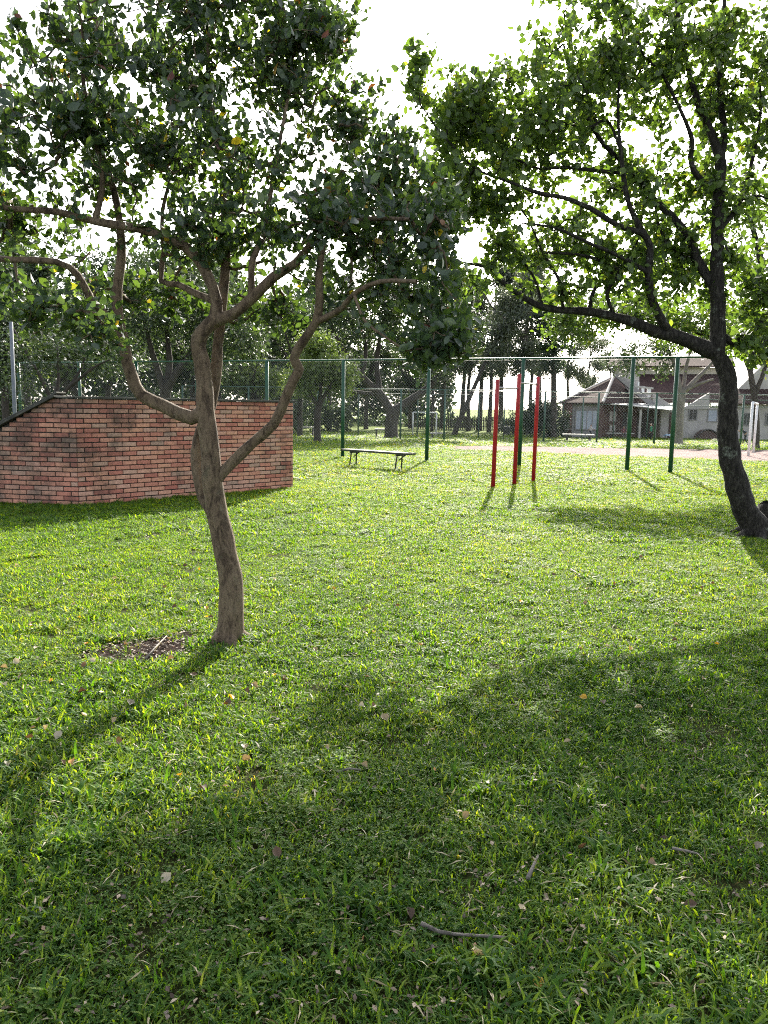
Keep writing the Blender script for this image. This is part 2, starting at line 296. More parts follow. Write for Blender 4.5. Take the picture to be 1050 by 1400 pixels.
def ragged_sheet(name, outline, z, mat, amp, seed, **kw):
    r = np.random.default_rng(seed); pts = []
    for i in range(len(outline)):
        a, b = Vector(outline[i]), Vector(outline[(i + 1) % len(outline)])
        k = max(2, int((b - a).length / (amp * 1.6)))
        for q in range(k):
            p = a.lerp(b, q / k); pts.append((p.x + r.normal(0, amp * 0.4), p.y + r.normal(0, amp * 0.4)))
    import bmesh
    bm = bmesh.new(); vs = [bm.verts.new((x, y, terrain(y) + z)) for x, y in pts]
    bm.faces.new(vs); bmesh.ops.triangulate(bm, faces=bm.faces); 
    for f in bm.faces:
        if f.normal.z < 0: f.normal_flip()
    me = bpy.data.meshes.new(name); bm.to_mesh(me); bm.free(); set_mats(me, mat)
    return link(name, me, **kw), pts
def strip_sheet(name, near, far, z, mat, amp, seed, **kw):
    """ragged strip that follows the terrain: near and far edges given as ground points"""
    r = np.random.default_rng(seed); n = 70; V, F = [], []; rows = 10
    for i in range(n + 1):
        t = i / n; a = Vector(near[0]).lerp(Vector(near[1]), t); b = Vector(far[0]).lerp(Vector(far[1]), t)
        e0, e1 = r.normal(0, amp), r.normal(0, amp * 1.5)
        taper = min(1.0, t / 0.12)
        for k in range(rows + 1):
            s = 0.5 + (k / rows - 0.5) * taper
            y = (a.y + e0) * (1 - s) + (b.y + e1) * s; x = a.x * (1 - s) + b.x * s
            V.append((x, y, terrain(y) + z))
    for i in range(n):
        for k in range(rows):
            q = i * (rows + 1) + k; F.append((q, q + rows + 1, q + rows + 2, q + 1))
    return link(name, np_mesh(name, V, F, mat, True), **kw)
cn0, cn1 = foot(585, 29.0), foot(1250, 23.2)
cf0, cf1 = foot(570, 32.5), foot(1250, 34.0)
strip_sheet('dirt_court', (cn0, cn1), (cf0, cf1), 0.012, M['court'], 0.16, 3, kind='structure', label='pinkish bare dirt court behind the fence')
strip_sheet('dirt_path', (foot(800, 48.5), foot(1250, 48.5)), (foot(800, 53), foot(1250, 53.5)), 0.010, M['court'], 0.22, 4, kind='structure', label='narrow pinkish dirt path before the house')
soilc = G(196, 888)
soil_pts = [(soilc.x + a, soilc.y + b, 0) for a, b in ((-0.36, -0.16), (-0.10, -0.26), (0.18, -0.24), (0.30, 0.02), (0.30, 0.34), (0.16, 0.42), (0.03, 0.22), (-0.22, 0.10))]
soil_o, soil_poly = ragged_sheet('bare_soil_patch', soil_pts, 0.006, M['soil'], 0.05, 5, kind='structure', label='dark bare soil patch with leaf litter beside the thin trunk')

# ------------------------------------------------------------------ brick wall with sloping wing
WH = 1.62; COURSE = WH / 22.0; PITCH_B = 0.245
w_corner = G(108, 692); w_right = G(401, 667); w_left = Vector((-5.87, 11.75, 0))
w_corner.z = w_right.z = 0
dr = (w_right - w_corner); LR = dr.length; dr.normalize()
dl = (w_left - w_corner).normalized(); LL = 3.2
wall = empty('brick_wall', w_corner, 'red brick wall with a sloping wing behind the thin tan tree', 'brick wall')
Z = Vector((0, 0, 1))
nr_ = Vector((dr.y, -dr.x, 0)); nl_ = Vector((-dl.y, dl.x, 0))       # outward (towards the camera) normals
if nr_.y > 0: nr_ = -nr_
if nl_.y > 0: nl_ = -nl_
TH = 0.24
def top_at(s):                                 # wing height at distance s from the corner
    return WH if s < 0.36 else max(0.35, WH - (s - 0.36) * 0.50)
core = MB()
core.prism([w_corner - nr_ * 0.016, w_corner + dr * LR - nr_ * 0.016, w_corner + dr * LR - nr_ * (TH - 0.012), w_corner - nr_ * (TH - 0.012)], Z * (WH - 0.004))
SE = (WH - 0.35) / 0.5 + 0.36
poly = [w_corner, w_corner + dl * LL, w_corner + dl * LL + Z * 0.33, w_corner + dl * SE + Z * 0.33, w_corner + dl * 0.36 + Z * (WH - 0.02), w_corner + Z * (WH - 0.02)]
core.prism([p - nl_ * 0.016 for p in poly], -nl_ * (TH - 0.02))
core.build('mortar_core', M['mortar'], wall)
def brick_mesh(L, name):
    mb = MB(); mb.box((0, 0, 0), (L, 0.10, COURSE - 0.015))
    me = bpy.data.meshes.new(name)
    import bmesh
    me.from_pydata(mb.v, [], mb.f); bm = bmesh.new(); bm.from_mesh(me)
    bmesh.ops.recalc_face_normals(bm, faces=bm.faces)
    bmesh.ops.bevel(bm, geom=list(bm.edges), offset=0.004, segments=1, affect='EDGES'); bm.to_mesh(me); bm.free()
    set_mats(me, M['brick']); return me
brick_cache = {}
def brick_me(L):
    k = round(L, 3)
    if k not in brick_cache: brick_cache[k] = brick_mesh(k, 'brick')
    return brick_cache[k]
bricks = []                                    # (matrix, length, weight)
def lay(origin, d, nrm, length, topf, off0):
    R0 = Matrix((d, -nrm, Z)).transposed()
    for c in range(22):
        zc = (c + 0.5) * COURSE - 0.002; s = -((c + off0) % 2) * PITCH_B / 2
        while s < length - 0.03:
            a, b = max(s, 0.0), min(s + PITCH_B, length)
            s += PITCH_B
            hi = topf((a + b) / 2)
            if zc + COURSE * 0.5 > hi + 0.03 or b - a < 0.05: continue
            L = round((b - a - 0.013) / 0.02) * 0.02 if b - a < PITCH_B - 0.002 else PITCH_B - 0.014
            out = 0.001 + rng.normal(0, 0.0018)
            c0 = origin + d * ((a + b) / 2) + Z * (zc + rng.normal(0, 0.0012)) + nrm * (out - 0.05)
            Rm = R0 @ Euler((rng.normal(0, 0.006), rng.normal(0, 0.006), rng.normal(0, 0.008))).to_matrix()
            bricks.append((Matrix.Translation(c0) @ Rm.to_4x4(), L, (c0 - EYE).length + (6 if c0.x < -6.2 else 0)))
lay(w_corner, dr, nr_, LR, lambda s: WH + 1, 0)
lay(w_corner, dl, nl_, LL, top_at, 1)
bricks.sort(key=lambda b: b[2])
for Mx, L, _ in bricks[:300]:
    o = link('brick', brick_me(L), wall); o.matrix_basis = Mx
rest = MB()
for Mx, L, _ in bricks[300:]:
    me = brick_me(L); rest.add([Mx @ v.co for v in me.vertices], [tuple(p.vertices) for p in me.polygons])
rest.build('brick_course', M['brick_mass'], wall, kind='stuff')
# end and back faces carry bricks too (seen from a step aside)
cp = MB(); 
a0 = w_corner + dl * 0.02 + Z * (WH + 0.018) + nr_ * 0.02; 
cp.bar(w_corner - nr_ * (TH / 2) + Z * (WH + 0.016), w_corner + dr * (LR + 0.03) - nr_ * (TH / 2) + Z * (WH + 0.016), TH + 0.07, 0.034)
cp.build('coping', M['coping'], wall, bevel=0.006)
cp = MB(); s0, s1 = w_corner + dl * 0.30 - nl_ * 0.1 + Z * (WH + 0.035), w_corner + dl * (SE + 0.05) - nl_ * 0.1 + Z * (0.35 + 0.02)
cp.bar(s0, s1, TH + 0.1, 0.03); cp.bar(s0 + Z * 0.05 - nl_ * 0.03, s1 + Z * 0.05 - nl_ * 0.03, TH + 0.02, 0.025)
cp.build('coping', M['coping'], wall, bevel=0.005)
cp = MB(); cp.bar(w_corner - nl_ * 0.1 + dl * 0.015 + Z * (WH + 0.012), w_corner + dl * 0.33 - nl_ * 0.1 + Z * (WH + 0.012), TH, 0.022); cp.build('coping', M['coping'], wall)

# ------------------------------------------------------------------ fences
f_a, f_b = Vector((-1.2, 23.4, 0)), Vector((7.4, 19.6, 0)); f_d = (f_b - f_a).normalized()
def on_line(px, a, d, py=560):                  # point of a plan line seen in picture column px
    r = ray(px, py); r2 = Vector((r.x, r.y)); 
    det = d.x * (-r2.y) - d.y * (-r2.x)
    s = ((EYE.x - a.x) * (-r2.y) - (EYE.y - a.y) * (-r2.x)) / det
    p = a + d * s; p.z = terrain(p.y); return p
def fence(label, cols, a, d, H, mat, rail_mat, pr, group, gaps=(), mesh_step=None, wire_r=0.0016, rails=(1.0,), py=560, name='chain_link_fence'):
    pts = [on_line(c, a, d, py) for c in cols]
    root = empty(name, pts[0], label, 'fence', group)
    for p in pts:
        MB().tube([p - Z * 0.05, p + Z * H], pr, 10).build('post', mat, root, True)
    for h in rails:
        MB().tube([p + Z * (H * h) for p in pts], pr * 0.48, 8).build('rail', rail_mat, root, True)
    if mesh_step:
        for i in range(len(pts) - 1):
            if i in gaps: continue
            p, q = pts[i], pts[i + 1]; L = (q - p).length; e = (q - p) / L; mb = MB(); H0, H1 = 0.04, H - 0.04
            k = -int(H / mesh_step) - 1
            while k * mesh_step < L:
                for sgn in (1, -1):
                    s0 = k * mesh_step; s1 = s0 + (H1 - H0)
                    if sgn < 0: s0, s1 = L - s0, L - s1
                    lo, hi = (s0, H0), (s1, H1)
                    # clip to the bay
                    (x0, z0), (x1, z1) = lo, hi
                    if x0 > x1: (x0, z0), (x1, z1) = (x1, z1), (x0, z0)
                    if x1 <= 0 or x0 >= L: continue
                    if x0 < 0: z0 += (z1 - z0) * (0 - x0) / (x1 - x0); x0 = 0
                    if x1 > L: z1 = z0 + (z1 - z0) * (L - x0) / (x1 - x0); x1 = L
                    if x1 - x0 < 0.02: continue
                    mb.tube([p + e * x0 + Z * z0, p + e * x1 + Z * z1], wire_r, 3, False)
                k += 1
            for zz in (H0, H1): mb.tube([p + Z * zz, q + Z * zz], wire_r * 1.4, 3, False)
            mb.build('wire_mesh', M['wire'], root, kind='stuff')
    return pts
F1 = fence('tall green post chain link fence nearest the lawn', [28, 110, 188, 270, 365, 469, 585, 713, 862, 922, 1062, 1190], f_a, f_d, 2.92, M['green_paint'], M['green_paint'], 0.055, 'chain link fences round the court', gaps=(8,), mesh_step=0.085, wire_r=0.0013)
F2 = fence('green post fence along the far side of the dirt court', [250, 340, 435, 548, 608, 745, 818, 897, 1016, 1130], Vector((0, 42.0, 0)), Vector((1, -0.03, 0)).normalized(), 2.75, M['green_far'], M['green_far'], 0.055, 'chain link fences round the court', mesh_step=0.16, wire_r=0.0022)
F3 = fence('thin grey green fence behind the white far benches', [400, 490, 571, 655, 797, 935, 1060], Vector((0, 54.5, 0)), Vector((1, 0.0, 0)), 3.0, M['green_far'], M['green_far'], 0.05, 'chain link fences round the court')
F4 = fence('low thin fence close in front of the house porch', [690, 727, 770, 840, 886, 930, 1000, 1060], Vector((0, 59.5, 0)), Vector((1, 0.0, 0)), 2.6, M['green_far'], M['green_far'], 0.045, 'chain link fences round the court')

# ------------------------------------------------------------------ pull-up bars, bench, bin, pole, far benches, goals
bars = []
for bx_, by_, h in ((674, 667, 2.14), (703, 663, 2.28), (729, 658.5, 2.26)):
    p = G(bx_, by_); bars.append((p, h))
pu = empty('pull_up_bars', bars[1][0], 'three red pull-up posts of stepped height with grey bars', 'exercise bars')
for p, h in bars:
    lean = Vector((0.012, 0, 0))
    MB().tube([p - Z * 0.05, p + Z * (h - 0.02) + lean, p + Z * h + lean], [0.043, 0.043, 0.036], 16).build('post', M['red_paint'], pu, True)
    MB().tube([p + Z * 0.0, p + Z * 0.012], [0.12, 0.10], 12).build('concrete_foot', M['soil'], pu)
MB().tube([bars[0][0] + Z * 1.98, bars[1][0] + Z * 1.98], 0.019, 10).build('bar', M['galv'], pu, True)
MB().tube([bars[1][0] + Z * 2.10, bars[2][0] + Z * 2.10], 0.019, 10).build('bar', M['galv'], pu, True)

def bench(label, a, b, h, name='park_bench', mat=None, leg=None, w=0.34, group=None, braced=False, t=0.05, at=(0.16, 0.84)):
    a, b = Vector(a), Vector(b); d = (b - a).normalized(); s = Vector((-d.y, d.x, 0))
    r = empty(name, (a + b) / 2 - Z * 0, label, 'bench', group); n = 2 if braced else 1
    for i in range(n):
        off = s * ((i - (n - 1) / 2) * (w / n))
        MB().bar(a + Z * h + off, b + Z * h + off, w / n - (0.015 if n > 1 else 0), t).build('seat_plank', mat, r, bevel=0.006)
    for u in at:
        c = a.lerp(b, u)
        if braced:
            for e in (-1, 1):
                mb = MB()
                mb.bar(c + s * e * 0.10 - d * 0.02 + Z * (h - t / 2), c + s * e * 0.13 - d * 0.06 * (1 if u < .5 else 1), 0.035, 0.035)
                mb.build('leg', leg, r)
            MB().bar(c - s * w * 0.48 + Z * (h - t / 2 - 0.02), c + s * w * 0.48 + Z * (h - t / 2 - 0.02), 0.05, 0.04).build('bracket', leg, r)
            MB().bar(c + d * 0.16 + Z * (h - t / 2 - 0.012), c - d * 0.04 + Z * (h - 0.17), 0.025, 0.02).build('brace', leg, r)
        else:
            MB().box(c + Z * (h / 2 - 0.02), (0.09, w * 0.75, h - 0.01), Matrix((d, s, Z)).transposed()).build('leg', leg, r)
    return r
bench('dark slatted bench on the lawn before the green fence', (-1.07, 20.3, 0), (0.66, 18.9, 0), 0.42, mat=M['bench_wood'], leg=M['dark_metal'], braced=True)
def far_bench(label, x0, x1, Y, h, name='park_bench', cat='bench', group='pale far benches'):
    a, b = foot(x0, Y), foot(x1, Y); return bench(label, a, b, h, name, M['grey_wood'], M['dark'], 0.4, group, at=(0.14, 0.86), t=0.08)
far_bench('pale bench in line with the walking child in white', 769, 812, 51.0, 0.42)
far_bench('pale bench behind the dark bin and left of the walking child', 767, 796, 60.5, 0.62)
far_bench('pale bench beside the big dark tree on the side of the thin tan tree', 512, 529, 49, 0.55)
far_bench('low pale bench near the leaning pale trunk', 588, 609, 50, 0.36)
far_bench('dim pale bench under the light green tree by the wall', 408, 431, 49, 0.6)
far_bench('long bench under the house awning by the seated person', 828, 866, 60.1, 0.40)

bp_ = foot(692.5, 48.5); tb = empty('litter_bin', bp_, 'dark litter bin on two legs beyond the dirt court', 'bin')
MB().prism([bp_ + Vector((-0.17, -0.15, 0.38)), bp_ + Vector((0.17, -0.15, 0.38)), bp_ + Vector((0.22, -0.2, 0.88)), bp_ + Vector((-0.22, -0.2, 0.88))], (0, 0.32, 0)).build('bin_body', M['dark_metal'], tb, bevel=0.02)
for e in (-1, 1): MB().bar(bp_ + Vector((e * 0.21, 0, 0)), bp_ + Vector((e * 0.21, 0, 0.9)), 0.04, 0.04).build('leg', M['dark_metal'], tb)
MB().bar(bp_ + Vector((-0.21, 0, 0.10)), bp_ + Vector((0.21, 0, 0.10)), 0.03, 0.03).build('crossbar', M['dark_metal'], tb)

pb = P(20, 573, 16.0); pb.z = 0; pt = P(15, 440, 16.0)
pole = empty('steel_pole', pb, 'thin grey steel pole behind the sloping brick wing', 'pole')
MB().tube([pb, Vector((pt.x, pt.y, pt.z))], [0.042, 0.036], 12).build('shaft', M['dull_steel'], pole, True)
MB().tube([pb, pb + Z * 0.05], [0.11, 0.10], 12).build('base_plate', M['galv'], pole)

def goal(label, a, b, h, back, r):
    a, b = Vector(a), Vector(b); g = empty('football_goal', (a + b) / 2, label, 'goal', 'white football goals')
    for p in (a, b): MB().tube([p, p + Z * h], r, 10).build('goal_post', M['white_paint'], g, True)
    MB().tube([a + Z * h, b + Z * h], r, 10).build('crossbar', M['white_paint'], g, True)
    if back:
      for p in (a, b): MB().tube([p + Z * h * 0.98, p + Vector(back), p], r * 0.5, 6).build('stay', M['white_paint'], g, True)
goal('white goal frame beside the dark trunk of the leaning right tree', G(1023, 624), foot(1031.5, 30.5), 1.92, None, 0.045)
goal('small distant white goal frame beside the big dark tree', foot(564, 57), foot(596, 58), 1.75, (0, 1.0, 0), 0.05)

# ------------------------------------------------------------------ house
HY = 62.0
def H(px, py, dy=0.0): return P(px, py, HY + dy)
hb = foot(900, HY); hz = -0.66
house = empty('school_house', hb, 'long pale house with brown tiled roofs beyond the court', 'house')
def slab(poly, th): 
    p = [Vector(q) for q in poly]; n = (p[1] - p[0]).cross(p[2] - p[0]).normalized(); 
    if n.z < 0: n = -n
    return MB().prism(p, n * th)
def wallpart(name, px0, px1, ytop, dy, thick, mat, ybot=None):
    a, b = H(px0, ytop, dy), H(px1, ytop, dy); z0 = hz if ybot is None else H(px0, ybot, dy).z
    MB().box(((a.x + b.x) / 2, HY + dy + thick / 2, (a.z + z0) / 2), (b.x - a.x, thick, a.z - z0)).build(name, mat, house)
def window(px0, px1, y0, y1, dy, mat_pane, frame=None, bars_=1):
    a, b = H(px0, y1, dy), H(px1, y0, dy)
    c = (a + b) / 2
    win = MB().box((c.x, HY + dy - 0.02, c.z), (b.x - a.x, 0.05, b.z - a.z)).build('window', mat_pane, house)
    f = MB(); t = 0.07; W, Hh = b.x - a.x, b.z - a.z
    for sx_ in (-1, 1): f.box((c.x + sx_ * W / 2, HY + dy - 0.05, c.z), (t, 0.08, Hh + t))
    for sz_ in (-1, 1): f.box((c.x, HY + dy - 0.052, c.z + sz_ * Hh / 2), (W - t, 0.08, t))
    for i in range(bars_): f.box((a.x + W * (i + 1) / (bars_ + 1), HY + dy - 0.048, c.z), (0.05, 0.05, Hh - t))
    f.build('window_frame', frame or M['white_paint'], win)
# hip roofed wing on the near side of the bush
wallpart('wall', 784, 822, 550, -2.0, 0.3, M['grey_wall'])
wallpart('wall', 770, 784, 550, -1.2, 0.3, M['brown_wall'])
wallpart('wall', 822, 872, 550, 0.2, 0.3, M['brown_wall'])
wallpart('pillar', 820, 825, 550, -2.2, 0.35, M['brown_wall'])
window(786, 818, 561, 587, -2.0, M['pale_board'], M['grey_wall'], 3)
window(832, 843, 562, 576, 0.2, M['tin'], M['brown_wall'], 1)
window(832, 842, 580, 590, 0.2, M['tin'], M['brown_wall'], 1)
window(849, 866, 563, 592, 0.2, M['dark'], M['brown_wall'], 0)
pk = H(839, 516, 2.5)
e0, e1, e2 = H(765, 552, -2.6), H(824, 552, -2.6), H(884, 552, 1.6)
pkl = H(805, 530, 3.0)
slab([e0, e1, pk, H(836, 517, 2.9)], 0.1).build('roof', M['roof'], house)
slab([e1, e2, pk], 0.1).build('roof', M['roof'], house)
MB().tube([e1 + Z * 0.1, pk + Z * 0.12], 0.12, 8).build('ridge_cap', M['plaster'], house)
MB().tube([e0 + Z * 0.1, pk + Z * 0.1], 0.07, 8).build('ridge_cap', M['plaster'], house)
# main block
wallpart('wall', 868, 905, 553, 1.5, 0.3, M['grey_wall'])
wallpart('wall', 905, 985, 556, 0.6, 0.3, M['plaster'])
wallpart('wall', 985, 1075, 552, 0.6, 0.3, M['plaster'])
slab([H(832, 552, -1.8), H(926, 562, -2.2), H(926, 556, 0.8), H(838, 549, 0.6)], 0.05).build('awning', M['tin'], house)
for c_ in (860, 876, 897, 922): 
    a = H(c_, 560, -1.7); MB().bar((a.x, a.y, hz), a, 0.16, 0.16).build('porch_post', M['grey_wood'], house)
# white gables either side of the valley
g1 = [H(845, 518, 0.5), H(893, 557, 0.5), H(926, 559, 0.5), H(895, 536, 0.5), H(893, 557, 0.5)]
MB().prism([H(893, 537, 0.5), H(893, 558, 0.5), H(926, 559, 0.5)], (0, 0.3, 0)).build('gable', M['plaster'], house)
MB().prism([H(934, 559, 0.45), H(970, 559, 0.45), H(970, 537, 0.45)], (0, 0.3, 0)).build('gable', M['plaster'], house)
MB().prism([H(838, 512, 0.2), H(848, 512, 0.2), H(896, 551, 0.2), H(890, 556, 0.2)], (0, 0.35, 0)).build('bargeboard', M['grey_wall'], house)
slab([H(872, 551, 1.0), H(985, 551, 1.0), H(985, 513, 6.5), H(872, 513, 6.5)], 0.1).build('roof', M['roof'], house)
MB().prism([H(846, 514, 1.3), H(874, 514, 1.3), H(874, 546, 1.3), H(866, 546, 1.3)], (0, 0.3, 0)).build('gable', M['plaster'], house)
# stepped white dormer lights
for i, (x0, x1, y0, y1) in enumerate(((870.5, 873.5, 522, 536), (876.5, 880.5, 528, 538), (884.5, 889.5, 531, 543))):
    a, b = H(x0, y1, 0.9), H(x1, y0, 0.9); c = (a + b) / 2
    MB().box((c.x, HY + 0.9, c.z), (b.x - a.x, 0.3, b.z - a.z)).build('dormer_panel', M['white_paint'], house)
for yy in (528, 536.5): MB().bar(H(868, yy, 0.75), H(893, yy + 3, 0.75), 0.1, 0.14).build('dormer_rail', M['grey_wood'], house)
# upper storey behind
wallpart('wall', 842, 1000, 500, 7.2, 0.3, M['plaster'], 530)
slab([H(830, 502, 6.4), H(1006, 502, 6.4), H(1000, 488, 9), H(836, 489, 9)], 0.12).build('roof', M['roof'], house)
# big gable with sloping white wall behind the leaning trunk
MB().prism([H(1003, 538, 2.0), H(1080, 538, 2.0), H(1080, 496, 2.0), H(1046, 496, 2.0)], (0, 0.3, 0)).build('gable', M['plaster'], house)
slab([H(985, 553, -0.2), H(1080, 553, -0.2), H(1080, 533, 2.1), H(985, 533, 2.1)], 0.1).build('roof', M['roof'], house)
slab([H(1044, 493, 1.8), H(1085, 493, 1.8), H(1085, 478, 6), H(1044, 478, 6)], 0.1).build('roof', M['roof'], house)
window(941, 953, 560, 574, 0.6, M['dark'], M['grey_wall'], 1)
window(967, 981, 560, 576, 0.6, M['pale_board'], M['grey_wall'], 0)
window(1015, 1026, 565, 581, 0.6, M['glass'], M['grey_wall'], 1)
window(1046, 1058, 565, 581, 0.6, M['glass'], M['grey_wall'], 1)
a, b = H(914, 588, 0.6), H(923, 564, 0.6)
dmb = MB().box(((a.x + b.x) / 2, HY + 0.57, (hz + b.z) / 2), (b.x - a.x, 0.08, b.z - hz)).build('door', M['brown_wall'], house)
MB().tube([(b.x - 0.1, HY + 0.50, hz + 1.0), (b.x - 0.1, HY + 0.46, hz + 1.0)], 0.03, 8).build('handle', M['galv'], dmb)
wallpart('dark_panel', 868, 905, 560, 1.42, 0.06, M['dark'])  # near-black sheet over the grey wall behind the porch posts
# arched dark mound / store against the white wall
mc = H(968, 594, -0.9); mc.z = hz
ar = [(mc + Vector((math.cos(t) * 0.85, 0, math.sin(t) * 0.78))) for t in np.linspace(0, PI, 15)]
am = empty('garden_arch', mc, 'low dark brown arched shape against the white house wall', 'arch')
MB().prism(ar, (0, 0.8, 0)).build('arch_body', M['brown_wall'], am, bevel=0.05)
MB().tube([p + Vector((0, -0.03, 0)) for p in ar], 0.06, 8).build('arch_rim', M['dark'], am, True)
bs = H(918, 590, -2.6); bs.z = hz
tbl = empty('covered_table', bs, 'low table with a pale blue sheet in front of the porch', 'table')
MB().box(bs + Z * 0.36, (0.9, 0.6, 0.04)).build('table_top', M['grey_wood'], tbl)
for sx_ in (-1, 1):
    for sy_ in (-1, 1): MB().bar(bs + Vector((sx_ * 0.38, sy_ * 0.24, 0)), bs + Vector((sx_ * 0.38, sy_ * 0.24, 0.34)), 0.05, 0.05).build('leg', M['dark'], tbl)
shv = MB()
ng = 9
gridv = [(bs.x - 0.5 + 1.0 * i / (ng - 1), bs.y - 0.33 + 0.66 * j / (ng - 1), bs.z + 0.40 + 0.03 * math.sin(i * 1.7 + j) + 0.02 * math.cos(j * 2.3) - (0.12 if i in (0, ng - 1) or j in (0, ng - 1) else 0)) for j in range(ng) for i in range(ng)]
shv.add(gridv, [(j * ng + i, j * ng + i + 1, (j + 1) * ng + i + 1, (j + 1) * ng + i) for j in range(ng - 1) for i in range(ng - 1)])
shv.build('blue_sheet', M['blue_sheet'], None, True, label='pale blue sheet lying over the low table by the porch', cat='sheet')

# ------------------------------------------------------------------ trees
LEAF8_V = np.array([(0, 0, 0), (0, .36, 0), (0, .70, 0), (0, 1, -.02), (-.27, .30, .05), (-.31, .64, .06), (.27, .30, .05), (.31, .64, .06)], float)
LEAF8_V[:, 2] -= 0.16 * LEAF8_V[:, 1] ** 2
LEAF8_F = np.array([(0, 1, 4), (1, 2, 5), (1, 5, 4), (2, 3, 5), (0, 6, 1), (1, 7, 2), (1, 6, 7), (2, 7, 3)])
LEAF4_V = np.array([(0, 0, 0), (-.26, .5, .05), (.26, .5, .05), (0, 1, -.08)], float)
LEAF4_F = np.array([(0, 2, 1), (1, 2, 3)])
def unit(a): return a / np.maximum(np.linalg.norm(a, axis=-1, keepdims=True), 1e-9)
def frames(axis, normal):
    y = unit(axis); x = unit(np.cross(y, normal)); z = np.cross(x, y); return np.stack([x, y, z], -1)      # columns
def leaf_mesh(name, pos, F, size, mat, lv=LEAF8_V, lf=LEAF8_F, wide=1.0, smooth=False):
    v = lv * np.array([wide, 1, 1]); V = np.einsum('nij,kj->nki', F, v) * size[:, None, None] + pos[:, None, :]
    f = lf[None] + (np.arange(len(pos)) * len(lv))[:, None, None]
    return np_mesh(name, V.reshape(-1, 3), f.reshape(-1, 3), mat, smooth)

